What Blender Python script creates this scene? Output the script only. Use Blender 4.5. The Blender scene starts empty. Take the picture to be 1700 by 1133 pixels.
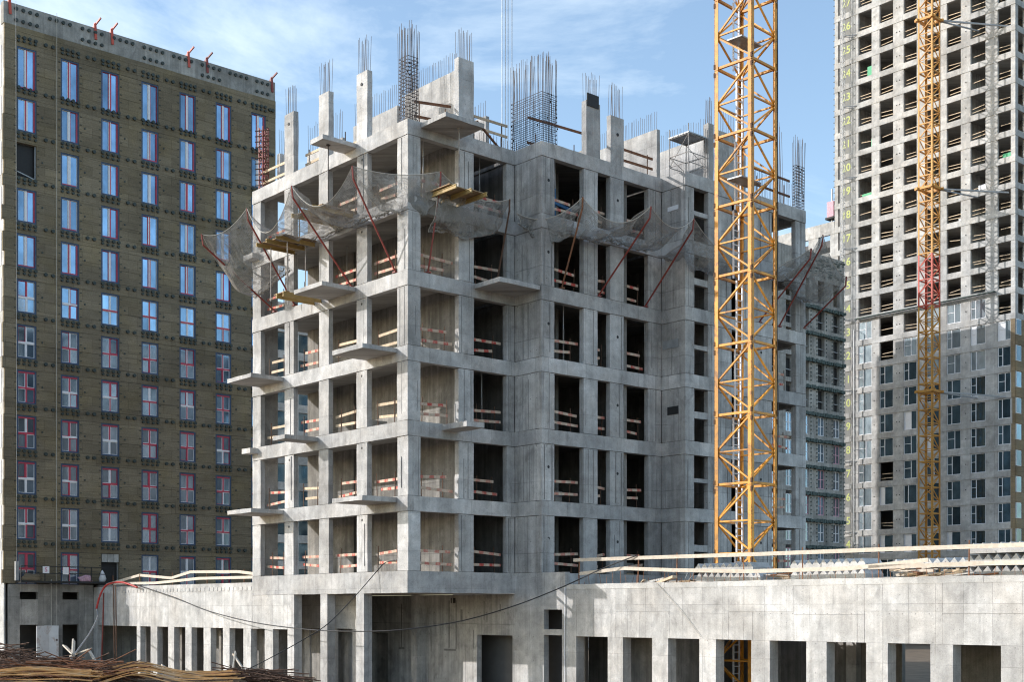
import bpy, bmesh, math, random
from mathutils import Vector, Matrix, noise
R = math.radians
random.seed(7)
SC = bpy.context.scene
COL = SC.collection

# ------------------------------------------------------------------ camera, sky, sun, exposure
# World axes follow the street grid: X runs along the shaded fronts, Y along the sunlit fronts, Z up, metres.
F_PX, CX, HOR = 2164.42, 850.0, 1013.0          # focal length, centre and horizon of the 1700 px wide photograph
EYE = 4.0
CAM = Vector((-34.02, -45.91, EYE))
LOOK = Vector((0.65754, 0.75342, 0.0)).normalized()
RIGHT = Vector((0.75342, -0.65754, 0.0)).normalized()
cam = bpy.data.cameras.new('camera'); camo = bpy.data.objects.new('camera', cam); COL.objects.link(camo)
m = Matrix((RIGHT, Vector((0, 0, 1)), -LOOK)).transposed().to_4x4(); m.translation = CAM
camo.matrix_world = m
cam.sensor_width = 36.0; cam.lens = F_PX / 1700 * 36
cam.shift_y = (HOR - 566.5) / 1700
cam.clip_end = 3000; cam.clip_start = 0.5
SC.camera = camo

SUN_D = Vector((1.0, -0.85, -0.53)).normalized()  # the way the light travels
sun = bpy.data.lights.new('sun', 'SUN'); sun.energy = 2.15; sun.angle = R(0.5); sun.color = (1.0, 0.972, 0.955)
suno = bpy.data.objects.new('sun', sun); COL.objects.link(suno)
suno.rotation_euler = SUN_D.to_track_quat('-Z', 'Y').to_euler()
W = bpy.data.worlds.new('World'); SC.world = W; W.use_nodes = True
wn = W.node_tree.nodes; wl = W.node_tree.links; wn.clear()
wo = wn.new('ShaderNodeOutputWorld'); bg = wn.new('ShaderNodeBackground'); bg.inputs[1].default_value = 0.15
sky = wn.new('ShaderNodeTexSky'); sky.sky_type = 'NISHITA'; sky.sun_disc = False
sky.sun_elevation = R(22); sky.sun_rotation = math.atan2(-SUN_D.x, -SUN_D.y)
sky.air_density = 1.0; sky.dust_density = 1.1; sky.ozone_density = 0.5; sky.altitude = 150
tc = wn.new('ShaderNodeTexCoord')
mp = wn.new('ShaderNodeMapping'); mp.inputs['Rotation'].default_value = (0.1, 0.15, 0.9); mp.inputs['Location'].default_value = (5.5, 1.2, 2.9); mp.inputs['Scale'].default_value = (1.0, 1.0, 2.4)
wl.new(tc.outputs['Generated'], mp.inputs['Vector'])
n1 = wn.new('ShaderNodeTexNoise'); n1.inputs['Scale'].default_value = 2.3; n1.inputs['Detail'].default_value = 9; n1.inputs['Roughness'].default_value = 0.62; n1.inputs['Distortion'].default_value = 0.7
wl.new(mp.outputs[0], n1.inputs['Vector'])
cr = wn.new('ShaderNodeValToRGB'); cr.color_ramp.elements[0].position = 0.50; cr.color_ramp.elements[0].color = (0.02, 0.02, 0.02, 1); cr.color_ramp.elements[1].position = 0.76; cr.color_ramp.elements[1].color = (0.75, 0.75, 0.75, 1)
wl.new(n1.outputs['Fac'], cr.inputs[0])
mx = wn.new('ShaderNodeMix'); mx.data_type = 'RGBA'; mx.inputs[7].default_value = (4.9, 5.2, 5.4, 1)
wl.new(cr.outputs[0], mx.inputs[0]); wl.new(sky.outputs[0], mx.inputs[6])
tn = wn.new('ShaderNodeMix'); tn.data_type = 'RGBA'; tn.blend_type = 'MULTIPLY'; tn.inputs[0].default_value = 1.0; tn.inputs[7].default_value = (0.93, 0.985, 1.0, 1)
wl.new(mx.outputs[2], tn.inputs[6]); wl.new(tn.outputs[2], bg.inputs[0]); wl.new(bg.outputs[0], wo.inputs[0])
SC.view_settings.view_transform = 'Standard'; SC.view_settings.look = 'None'
SC.view_settings.exposure = 0.92; SC.view_settings.gamma = 1.0; SC.view_settings.use_curve_mapping = False
SC.cycles.pixel_filter_type = 'BLACKMAN_HARRIS'; SC.cycles.filter_width = 1.15
SC.cycles.max_bounces = 8; SC.cycles.diffuse_bounces = 5; SC.cycles.transparent_max_bounces = 24

def at(px, py, d):
    """the point that stands d metres away, for reading a distance off the photograph"""
    p = CAM + LOOK * d + RIGHT * ((px - CX) / F_PX * d)
    p.z = EYE + (HOR - py) / F_PX * d
    return p

# ------------------------------------------------------------------ materials
MATS = {}
def new_mat(name):
    mt = bpy.data.materials.new(name); mt.use_nodes = True
    MATS[name] = mt
    return mt, mt.node_tree.nodes, mt.node_tree.links, mt.node_tree.nodes['Principled BSDF']
def math_n(N, L, op, a, b=None, c=None):
    n = N.new('ShaderNodeMath'); n.operation = op
    for i, v in enumerate((a, b, c)):
        if v is None: continue
        if isinstance(v, (int, float)): n.inputs[i].default_value = v
        else: L.new(v, n.inputs[i])
    return n.outputs[0]
def wall_vec(N, L, sh=1.0, sz=1.0, objspace=False):
    """(along the wall, height) for upright faces on the street grid"""
    if objspace: src = N.new('ShaderNodeTexCoord').outputs['Object']
    else: src = N.new('ShaderNodeNewGeometry').outputs['Position']
    s = N.new('ShaderNodeSeparateXYZ'); L.new(src, s.inputs[0])
    h = math_n(N, L, 'ADD', s.outputs[0], s.outputs[1])
    c = N.new('ShaderNodeCombineXYZ')
    L.new(math_n(N, L, 'MULTIPLY', h, sh), c.inputs[0]); L.new(math_n(N, L, 'MULTIPLY', s.outputs[2], sz), c.inputs[1])
    d = math_n(N, L, 'SUBTRACT', s.outputs[0], s.outputs[1]); L.new(math_n(N, L, 'MULTIPLY', d, 0.05), c.inputs[2])
    return c.outputs[0], h, s.outputs[2]
def noise_n(N, L, vec, scale, detail=4, rough=0.55, dist=0.0):
    n = N.new('ShaderNodeTexNoise'); n.inputs['Scale'].default_value = scale; n.inputs['Detail'].default_value = detail
    n.inputs['Roughness'].default_value = rough; n.inputs['Distortion'].default_value = dist
    if vec is not None: L.new(vec, n.inputs['Vector'])
    return n.outputs['Fac']
def remap(N, L, v, a, b, c, d):
    n = N.new('ShaderNodeMapRange'); n.inputs[1].default_value = a; n.inputs[2].default_value = b; n.inputs[3].default_value = c; n.inputs[4].default_value = d
    L.new(v, n.inputs[0]); return n.outputs[0]
def mixc(N, L, f, a, b, mode='MIX'):
    n = N.new('ShaderNodeMix'); n.data_type = 'RGBA'; n.blend_type = mode
    if isinstance(f, (int, float)): n.inputs[0].default_value = f
    else: L.new(f, n.inputs[0])
    for i, v in ((6, a), (7, b)):
        if isinstance(v, tuple): n.inputs[i].default_value = (*v, 1)
        else: L.new(v, n.inputs[i])
    return n.outputs[2]
def val_rgb(N, L, v):
    c = N.new('ShaderNodeCombineColor')
    for i in range(3): L.new(v, c.inputs[i])
    return c.outputs[0]
def concrete(name, base, panel=(1.2, 1.65), joint=0.5, streak=0.5, stain=0.5, dark=(0.16, 0.155, 0.15), obj_var=0.17):
    mt, N, L, B = new_mat(name)
    vec, h, z = wall_vec(N, L)
    sv, _, _ = wall_vec(N, L, 2.4, 0.10)
    big = noise_n(N, L, vec, 0.35, 5, 0.6, 0.4)
    mid = noise_n(N, L, vec, 1.7, 6, 0.62, 0.3)
    fine = noise_n(N, L, vec, 16, 4, 0.7)
    st = noise_n(N, L, sv, 1.6, 5, 0.6)
    v = remap(N, L, big, 0.30, 0.70, 0.70, 1.17)
    v = math_n(N, L, 'MULTIPLY', v, remap(N, L, mid, 0.30, 0.70, 0.76, 1.16))
    v = math_n(N, L, 'MULTIPLY', v, remap(N, L, fine, 0.2, 0.8, 0.86, 1.12))
    v = math_n(N, L, 'MULTIPLY', v, remap(N, L, st, 0.3, 0.72, 1.0 + 0.12 * streak, 1.0 - 0.34 * streak))
    # formwork boards: each sheet has its own tone
    wnz = N.new('ShaderNodeTexWhiteNoise'); wnz.noise_dimensions = '2D'
    cc = N.new('ShaderNodeCombineXYZ')
    L.new(math_n(N, L, 'FLOOR', math_n(N, L, 'DIVIDE', h, panel[0])), cc.inputs[0]); L.new(math_n(N, L, 'FLOOR', math_n(N, L, 'DIVIDE', z, panel[1])), cc.inputs[1])
    L.new(cc.outputs[0], wnz.inputs[0])
    v = math_n(N, L, 'MULTIPLY', v, remap(N, L, wnz.outputs[0], 0, 1, 0.89, 1.07))
    oi = N.new('ShaderNodeObjectInfo')
    v = math_n(N, L, 'MULTIPLY', v, remap(N, L, oi.outputs['Random'], 0, 1, 1 - obj_var, 1 + obj_var * 0.7))
    fr = math_n(N, L, 'FRACT', math_n(N, L, 'ADD', math_n(N, L, 'DIVIDE', h, panel[0]), math_n(N, L, 'MULTIPLY', mid, 0.012)))
    line = math_n(N, L, 'LESS_THAN', fr, 0.022)
    fz = math_n(N, L, 'FRACT', math_n(N, L, 'ADD', math_n(N, L, 'DIVIDE', z, panel[1]), math_n(N, L, 'MULTIPLY', mid, 0.012)))
    line = math_n(N, L, 'MAXIMUM', line, math_n(N, L, 'MULTIPLY', math_n(N, L, 'LESS_THAN', fz, 0.012), 0.7))
    line = math_n(N, L, 'MULTIPLY', line, remap(N, L, noise_n(N, L, vec, 0.9, 3), 0.36, 0.54, 0, joint))
    v = math_n(N, L, 'MULTIPLY', v, remap(N, L, line, 0, 1, 1, 0.35))
    col = mixc(N, L, 1.0, val_rgb(N, L, v), base, 'MULTIPLY')
    # damp and grout stains with their own outline
    sn = noise_n(N, L, wall_vec(N, L, 0.9, 0.45)[0], 1.1, 8, 0.68, 1.2)
    sf = remap(N, L, sn, 0.555, 0.64, 0, min(1.0, stain * 1.35))
    col = mixc(N, L, sf, col, mixc(N, L, 0.5, col, dark))
    # lime bloom, rust runs, dark dots painted for the shade in tie holes
    lime = noise_n(N, L, wall_vec(N, L, 1.3, 0.5)[0], 0.8, 8, 0.7, 0.9)
    col = mixc(N, L, remap(N, L, lime, 0.58, 0.72, 0, 0.45), col, mixc(N, L, 0.55, col, (0.72, 0.71, 0.69)))
    run = noise_n(N, L, wall_vec(N, L, 5.0, 0.16)[0], 1.3, 4, 0.6)
    col = mixc(N, L, remap(N, L, run, 0.66, 0.76, 0, 0.45 * streak), col, mixc(N, L, 1.0, col, (0.52, 0.43, 0.34), 'MULTIPLY'))
    hx = math_n(N, L, 'MULTIPLY', math_n(N, L, 'SUBTRACT', math_n(N, L, 'FRACT', math_n(N, L, 'DIVIDE', h, panel[0] * 0.5)), 0.5), panel[0] * 0.5)
    hz_ = math_n(N, L, 'MULTIPLY', math_n(N, L, 'SUBTRACT', math_n(N, L, 'FRACT', math_n(N, L, 'DIVIDE', z, 1.1)), 0.5), 1.1)
    dd = math_n(N, L, 'SQRT', math_n(N, L, 'ADD', math_n(N, L, 'POWER', hx, 2.0), math_n(N, L, 'POWER', hz_, 2.0)))
    dots = math_n(N, L, 'MULTIPLY', math_n(N, L, 'LESS_THAN', dd, 0.022), math_n(N, L, 'GREATER_THAN', noise_n(N, L, vec, 0.7, 2), 0.5))
    col = mixc(N, L, math_n(N, L, 'MULTIPLY', dots, joint), col, (0.07, 0.068, 0.065))
    spk = noise_n(N, L, vec, 42, 3, 0.8)
    col = mixc(N, L, 1.0, col, val_rgb(N, L, remap(N, L, spk, 0.3, 0.7, 0.80, 1.16)), 'MULTIPLY')
    warm = remap(N, L, noise_n(N, L, vec, 0.55, 3), 0.4, 0.7, 0, 0.4)
    col = mixc(N, L, warm, col, mixc(N, L, 1.0, col, (1.06, 0.985, 0.90), 'MULTIPLY'))
    pits = noise_n(N, L, vec, 26, 2, 0.5)
    pf = remap(N, L, pits, 0.66, 0.70, 0, 0.6)
    col = mixc(N, L, pf, col, (0.12, 0.115, 0.11))
    L.new(col, B.inputs['Base Color']); B.inputs['Roughness'].default_value = 0.92; B.inputs['Specular IOR Level'].default_value = 0.25
    bp = N.new('ShaderNodeBump'); bp.inputs['Strength'].default_value = 0.5; bp.inputs['Distance'].default_value = 0.02
    hgt = math_n(N, L, 'ADD', math_n(N, L, 'MULTIPLY', fine, 0.5), math_n(N, L, 'SUBTRACT', mid, math_n(N, L, 'MULTIPLY', line, 0.8)))
    L.new(hgt, bp.inputs['Height']); L.new(bp.outputs[0], B.inputs['Normal'])
    return mt
def plain(name, col, rough=0.6, metal=0.0, var=0.25, scale=6.0, dirt=None, dirt_amt=0.5, spec=0.5, bump=0.0, objvar=0.0):
    mt, N, L, B = new_mat(name)
    geo = N.new('ShaderNodeNewGeometry')
    f = noise_n(N, L, geo.outputs['Position'], scale, 5, 0.6)
    v = remap(N, L, f, 0.25, 0.75, 1 - var, 1 + var)
    if objvar:
        oi = N.new('ShaderNodeObjectInfo'); v = math_n(N, L, 'MULTIPLY', v, remap(N, L, oi.outputs['Random'], 0, 1, 1 - objvar, 1 + objvar))
    c = mixc(N, L, 1.0, val_rgb(N, L, v), col, 'MULTIPLY')
    if dirt:
        d = noise_n(N, L, geo.outputs['Position'], scale * 0.6, 7, 0.7, 0.6)
        c = mixc(N, L, remap(N, L, d, 0.52, 0.64, 0, dirt_amt), c, dirt)
    L.new(c, B.inputs['Base Color']); B.inputs['Roughness'].default_value = rough; B.inputs['Metallic'].default_value = metal; B.inputs['Specular IOR Level'].default_value = spec
    if bump:
        bp = N.new('ShaderNodeBump'); bp.inputs['Strength'].default_value = bump; bp.inputs['Distance'].default_value = 0.03; L.new(f, bp.inputs['Height']); L.new(bp.outputs[0], B.inputs['Normal'])
    return mt
concrete('concrete', (0.52, 0.513, 0.505))
concrete('concrete_wall', (0.54, 0.53, 0.518), (0.9, 3.3), 0.7, 1.1, 0.6)
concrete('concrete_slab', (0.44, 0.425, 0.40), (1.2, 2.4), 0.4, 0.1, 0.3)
concrete('concrete_podium', (0.55, 0.54, 0.525), (1.04, 2.1), 0.55, 0.65, 0.45, obj_var=0.07)
concrete('concrete_white', (0.58, 0.57, 0.55), (3.0, 9.0), 0.2, 0.15, 0.15, obj_var=0.05)
concrete('concrete_tower', (0.50, 0.495, 0.482), (3.0, 3.0), 0.35, 0.35, 0.35, obj_var=0.05)
concrete('concrete_inner_shaded', (0.30, 0.288, 0.270), (0.9, 3.3), 0.7, 1.3, 0.8)  # brownish stained concrete, darkened further to paint in the interior shade
concrete('concrete_base', (0.36, 0.345, 0.32), (1.3, 1.2), 0.7, 0.8, 0.6)
concrete('concrete_grey', (0.43, 0.42, 0.395), (0.6, 3.0), 0.5, 0.9, 0.7)

def wool(name, col):
    mt, N, L, B = new_mat(name)
    vec, h, z = wall_vec(N, L)
    big = noise_n(N, L, vec, 0.22, 4)
    sv, _, _ = wall_vec(N, L, 0.7, 9.0)
    st = noise_n(N, L, sv, 1.5, 5, 0.65)
    fine = noise_n(N, L, vec, 14, 4, 0.7)
    v = math_n(N, L, 'MULTIPLY', remap(N, L, big, 0.3, 0.7, 0.82, 1.18), remap(N, L, st, 0.3, 0.7, 0.84, 1.14))
    v = math_n(N, L, 'MULTIPLY', v, remap(N, L, fine, 0.2, 0.8, 0.72, 1.25))
    # slab joints, in stretcher bond, 0.6 m high
    br = N.new('ShaderNodeTexBrick'); br.inputs['Scale'].default_value = 1.0; br.inputs['Brick Width'].default_value = 1.2; br.inputs['Row Height'].default_value = 0.6
    br.inputs['Mortar Size'].default_value = 0.012; br.inputs['Mortar Smooth'].default_value = 0.1; L.new(vec, br.inputs['Vector'])
    br.inputs['Color1'].default_value = (0.9, 0.9, 0.9, 1); br.inputs['Color2'].default_value = (1.12, 1.12, 1.12, 1); br.inputs['Mortar'].default_value = (0.62, 0.62, 0.62, 1)
    oi = N.new('ShaderNodeObjectInfo'); v = math_n(N, L, 'MULTIPLY', v, remap(N, L, oi.outputs['Random'], 0, 1, 0.88, 1.12))
    c = mixc(N, L, 1.0, val_rgb(N, L, v), col, 'MULTIPLY')
    c = mixc(N, L, 1.0, c, br.outputs['Color'], 'MULTIPLY')
    c = mixc(N, L, remap(N, L, noise_n(N, L, vec, 0.5, 5), 0.45, 0.7, 0, 0.5), c, mixc(N, L, 1.0, c, (1.15, 1.08, 0.82), 'MULTIPLY'))
    L.new(c, B.inputs['Base Color']); B.inputs['Roughness'].default_value = 1.0; B.inputs['Specular IOR Level'].default_value = 0.05
    bp = N.new('ShaderNodeBump'); bp.inputs['Strength'].default_value = 0.7; bp.inputs['Distance'].default_value = 0.02; L.new(math_n(N, L, 'ADD', st, fine), bp.inputs['Height']); L.new(bp.outputs[0], B.inputs['Normal'])
wool('mineral_wool', (0.190, 0.158, 0.112))
wool('mineral_wool_tan', (0.24, 0.19, 0.13))

def glass(name, tint, rough=0.06, metal=0.75):
    mt, N, L, B = new_mat(name)
    oi = N.new('ShaderNodeObjectInfo')
    vec, h, z = wall_vec(N, L, 1.0, 0.6)
    f = noise_n(N, L, vec, 1.2, 3)
    v = math_n(N, L, 'MULTIPLY', remap(N, L, oi.outputs['Random'], 0, 1, 0.55, 1.2), remap(N, L, f, 0.3, 0.7, 0.7, 1.2))
    L.new(mixc(N, L, 1.0, val_rgb(N, L, v), tint, 'MULTIPLY'), B.inputs['Base Color'])
    B.inputs['Metallic'].default_value = metal; B.inputs['Roughness'].default_value = rough
    bp = N.new('ShaderNodeBump'); bp.inputs['Strength'].default_value = 0.02; bp.inputs['Distance'].default_value = 0.05; L.new(f, bp.inputs['Height']); L.new(bp.outputs[0], B.inputs['Normal'])
glass('glass_sky_reflection', (0.28, 0.42, 0.57))  # blue tint carries the sky reflection of the upper window rows
glass('glass_tower', (0.12, 0.19, 0.24), 0.07, 0.75)
glass('glass_pale_reflection', (0.50, 0.60, 0.66), 0.12, 0.6)  # pale tint paints the sky reflected in the sunlit tower panes
glass('glass_dull', (0.26, 0.34, 0.43), 0.10, 0.65)
plain('frame_white', (0.72, 0.72, 0.74), 0.45, var=0.08)
plain('tape_red', (0.46, 0.045, 0.085), 0.5, var=0.2)
plain('membrane_blue', (0.035, 0.065, 0.125), 0.6, var=0.3)
plain('dark_bracket', (0.028, 0.038, 0.033), 0.6, var=0.4, scale=3)
plain('ledge_green', (0.07, 0.10, 0.095), 0.7, var=0.4, scale=3)
plain('black', (0.015, 0.015, 0.016), 0.7, var=0.2)
plain('crane_yellow', (0.64, 0.275, 0.025), 0.55, var=0.30, scale=3.0, dirt=(0.20, 0.085, 0.03), dirt_amt=0.8, objvar=0.22)
plain('crane_red', (0.50, 0.07, 0.035), 0.5, var=0.15, scale=2.0, dirt=(0.25, 0.08, 0.05))
plain('crane_far', (0.56, 0.27, 0.05), 0.55, var=0.15, scale=1.0, dirt=(0.30, 0.15, 0.06))
plain('grey_steel', (0.30, 0.31, 0.32), 0.5, 0.3, var=0.25, scale=4)
plain('light_steel', (0.42, 0.43, 0.44), 0.6, 0.0, var=0.2, scale=4)
plain('rebar', (0.055, 0.045, 0.045), 0.7, 0.2, var=0.4, scale=3)
plain('rust', (0.20, 0.085, 0.04), 0.85, var=0.45, scale=5, dirt=(0.06, 0.035, 0.025))
plain('rust_dark', (0.095, 0.05, 0.03), 0.85, var=0.5, scale=6)
plain('rust_sheet', (0.56, 0.31, 0.12), 0.8, var=0.35, scale=2.5, dirt=(0.50, 0.40, 0.28), dirt_amt=0.6)
plain('pole_red', (0.22, 0.035, 0.025), 0.55, var=0.3, scale=4, dirt=(0.10, 0.04, 0.03))
plain('prop_steel', (0.32, 0.30, 0.28), 0.6, 0.2, var=0.3, scale=5, dirt=(0.20, 0.10, 0.06))
plain('prop_blue', (0.05, 0.16, 0.34), 0.55, var=0.3, scale=5)
plain('timber', (0.56, 0.44, 0.31), 0.85, var=0.25, scale=7, dirt=(0.36, 0.25, 0.16), objvar=0.15)
plain('timber_pale', (0.56, 0.49, 0.405), 0.85, var=0.18, scale=7, dirt=(0.50, 0.38, 0.27), objvar=0.1)
plain('plywood', (0.32, 0.22, 0.13), 0.8, var=0.3, scale=4)
plain('beam_yellow', (0.38, 0.26, 0.09), 0.6, var=0.2, scale=5)
plain('cable_black', (0.02, 0.02, 0.022), 0.6, var=0.2)
plain('hose_red', (0.42, 0.03, 0.025), 0.5, var=0.2)
plain('net_fold', (0.30, 0.29, 0.27), 0.95, var=0.4, scale=8)
plain('rope', (0.45, 0.42, 0.37), 0.9, var=0.2)
plain('white_paint', (0.72, 0.73, 0.74), 0.5, var=0.08, dirt=(0.35, 0.20, 0.12), dirt_amt=0.5, scale=3)
plain('green_sheet', (0.05, 0.34, 0.16), 0.6, var=0.2)
plain('number_paint', (0.46, 0.50, 0.17), 0.7, var=0.2)
plain('number_board', (0.20, 0.20, 0.19), 0.8, var=0.15)
plain('pink_print', (0.55, 0.20, 0.28), 0.7, var=0.2)
plain('cloth_pink', (0.60, 0.36, 0.42), 0.9, var=0.4, scale=9)
plain('earth', (0.17, 0.12, 0.075), 1.0, var=0.4, scale=0.8, dirt=(0.10, 0.075, 0.05), bump=0.8)
plain('grout_dark', (0.20, 0.195, 0.19), 0.9, var=0.35, scale=4)
plain('interior_shade', (0.16, 0.155, 0.15), 0.9, var=0.2, scale=1.0)  # dark tone stands in for the shade inside the openings
# red-and-white barrier board
def stripes():
    mt, N, L, B = new_mat('barrier_board')
    t = N.new('ShaderNodeTexCoord'); s = N.new('ShaderNodeSeparateXYZ'); L.new(t.outputs['Object'], s.inputs[0])
    oi = N.new('ShaderNodeObjectInfo')
    x = math_n(N, L, 'ADD', math_n(N, L, 'DIVIDE', s.outputs[0], 0.62), math_n(N, L, 'MULTIPLY', oi.outputs['Random'], 3.0))
    f = math_n(N, L, 'LESS_THAN', math_n(N, L, 'FRACT', x), 0.44)
    geo = N.new('ShaderNodeNewGeometry'); nz = noise_n(N, L, geo.outputs['Position'], 7, 5, 0.65)
    f = math_n(N, L, 'MULTIPLY', f, remap(N, L, nz, 0.35, 0.5, 0.25, 1.0))
    wood = mixc(N, L, remap(N, L, nz, 0.3, 0.7, 0, 1), (0.62, 0.50, 0.40), (0.40, 0.29, 0.20))
    fade = remap(N, L, oi.outputs['Random'], 0, 1, 0.35, 0.95)
    L.new(mixc(N, L, math_n(N, L, 'MULTIPLY', f, fade), wood, (0.46, 0.045, 0.035)), B.inputs['Base Color']); B.inputs['Roughness'].default_value = 0.85
stripes()
def netmat():
    mt, N, L, B = new_mat('safety_net')
    out = N['Material Output']; N.remove(B)
    tr = N.new('ShaderNodeBsdfTransparent'); df = N.new('ShaderNodeBsdfDiffuse'); tl = N.new('ShaderNodeBsdfTranslucent')
    df.inputs[0].default_value = (0.38, 0.37, 0.35, 1); tl.inputs[0].default_value = (0.22, 0.21, 0.195, 1)
    ms = N.new('ShaderNodeMixShader'); ms.inputs[0].default_value = 0.35; L.new(df.outputs[0], ms.inputs[1]); L.new(tl.outputs[0], ms.inputs[2])
    uv = N.new('ShaderNodeTexCoord'); geo = N.new('ShaderNodeNewGeometry')
    f = noise_n(N, L, geo.outputs['Position'], 2.1, 6, 0.65, 1.4)
    s = N.new('ShaderNodeSeparateXYZ'); L.new(uv.outputs['UV'], s.inputs[0])
    a = math_n(N, L, 'LESS_THAN', math_n(N, L, 'FRACT', math_n(N, L, 'MULTIPLY', s.outputs[0], 46)), 0.30)
    b = math_n(N, L, 'LESS_THAN', math_n(N, L, 'FRACT', math_n(N, L, 'MULTIPLY', s.outputs[1], 46)), 0.30)
    g = math_n(N, L, 'MAXIMUM', a, b)
    al = math_n(N, L, 'ADD', math_n(N, L, 'MULTIPLY', g, 0.30), remap(N, L, f, 0.36, 0.64, 0.15, 0.76))
    m2 = N.new('ShaderNodeMixShader'); L.new(al, m2.inputs[0]); L.new(tr.outputs[0], m2.inputs[1]); L.new(ms.outputs[0], m2.inputs[2])
    L.new(m2.outputs[0], out.inputs[0])
netmat()
M = MATS

# ------------------------------------------------------------------ builders
def link(name, me, mat, parent=None):
    o = bpy.data.objects.new(name, me); COL.objects.link(o)
    if mat and not me.materials: me.materials.append(M[mat])
    if parent is not None: adopt(o, parent)
    return o
def adopt(o, parent):
    o.parent = parent
    q = parent; off = Vector((0, 0, 0)); mw = Matrix.Identity(4); chain = []
    while q is not None: chain.append(q); q = q.parent
    for c in reversed(chain): mw = mw @ c.matrix_parent_inverse @ c.matrix_basis
    o.matrix_parent_inverse = mw.inverted()
def tag(o, label=None, cat=None, group=None, kind=None):
    if label: o['label'] = label
    if cat: o['category'] = cat
    if group: o['group'] = group
    if kind: o['kind'] = kind
    return o
def thing(name, loc, label, cat, group=None):
    o = bpy.data.objects.new(name, None); COL.objects.link(o); o.location = loc; o.empty_display_size = 0.3
    return tag(o, label, cat, group)
BOXF = [(0, 3, 2, 1), (4, 5, 6, 7), (0, 1, 5, 4), (1, 2, 6, 5), (2, 3, 7, 6), (3, 0, 4, 7)]
def box_data(a, b, jit=0.0):
    x0, y0, z0 = a; x1, y1, z1 = b
    vs = [(x0, y0, z0), (x1, y0, z0), (x1, y1, z0), (x0, y1, z0), (x0, y0, z1), (x1, y0, z1), (x1, y1, z1), (x0, y1, z1)]
    if jit:
        # poured edge: rings along the longest side, each corner a little off
        ax = max(range(3), key=lambda i: (x1 - x0, y1 - y0, z1 - z0)[i]); n = max(1, int(round((b[ax] - a[ax]) / 0.45)))
        o1, o2 = [i for i in range(3) if i != ax]; rv = []
        for k in range(n + 1):
            for p, q in ((0, 0), (1, 0), (1, 1), (0, 1)):
                v = [0, 0, 0]; v[ax] = a[ax] + (b[ax] - a[ax]) * k / n; v[o1] = (a, b)[p][o1]; v[o2] = (a, b)[q][o2]
                rv.append(tuple(c + random.uniform(-jit, jit) * (1.0 if i != ax or k in (0, n) else 4) for i, c in enumerate(v)))
        fs = [(0, 3, 2, 1), tuple(4 * n + i for i in range(4))] + [(4 * k + i, 4 * k + (i + 1) % 4, 4 * k + 4 + (i + 1) % 4, 4 * k + 4 + i) for k in range(n) for i in range(4)]
        if ax == 1: fs = [f[::-1] for f in fs]
        return rv, fs
    return vs, BOXF
def mesh(vs, fs, smooth=False):
    me = bpy.data.meshes.new('m'); me.from_pydata(vs, [], fs); me.update()
    if smooth: me.polygons.foreach_set('use_smooth', [True] * len(me.polygons))
    return me
def chamfer_mesh(a, b, c):
    bm = bmesh.new(); vs, fs = box_data(a, b)
    bv = [bm.verts.new(v) for v in vs]
    for f in fs: bm.faces.new([bv[i] for i in f])
    bmesh.ops.bevel(bm, geom=bm.edges[:], offset=c, segments=1, affect='EDGES')
    me = bpy.data.meshes.new('m'); bm.to_mesh(me); bm.free(); return me
def box(name, a, b, mat, parent=None, jit=0.0, cham=0.0):
    a2 = tuple(min(p, q) for p, q in zip(a, b)); b2 = tuple(max(p, q) for p, q in zip(a, b))
    org = Vector([(p + q) / 2 for p, q in zip(a2, b2)]); org.z = a2[2]
    la = tuple(Vector(a2) - org); lb = tuple(Vector(b2) - org)
    me = chamfer_mesh(la, lb, cham) if cham else mesh(*box_data(la, lb, jit))
    o = bpy.data.objects.new(name, me); COL.objects.link(o); me.materials.append(M[mat]); o.location = org
    if parent is not None: adopt(o, parent)
    return o
def frame(p0, p1, up=(0, 0, 1)):
    x = (Vector(p1) - Vector(p0)); Ln = x.length; x.normalize()
    upv = Vector(up)
    if abs(x.dot(upv)) > 0.98: upv = Vector((0, 1, 0))
    y = upv.cross(x).normalized(); z = x.cross(y)
    mt = Matrix((x, y, z)).transposed().to_4x4(); mt.translation = Vector(p0)
    return mt, Ln
_bar = {}
def bar(name, p0, p1, w, h, mat, parent=None, shape='box', up=(0, 0, 1)):
    mt, Ln = frame(p0, p1, up)
    key = (round(Ln, 3), w, h, mat, shape)
    me = _bar.get(key)
    if me is None:
        if shape == 'box': me = mesh(*box_data((0, -w / 2, -h / 2), (Ln, w / 2, h / 2)))
        else:
            n = 6 if shape == 'tube' else 10
            vs = [(x, w / 2 * math.cos(2 * math.pi * k / n), w / 2 * math.sin(2 * math.pi * k / n)) for x in (0, Ln) for k in range(n)]
            fs = [(k, (k + 1) % n, n + (k + 1) % n, n + k) for k in range(n)] + [tuple(range(n))[::-1], tuple(range(n, 2 * n))]
            me = mesh(vs, fs)
        me.materials.append(M[mat]); _bar[key] = me
    o = bpy.data.objects.new(name, me); COL.objects.link(o); o.matrix_world = mt
    if parent is not None:
        adopt(o, parent)
    return o
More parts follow.
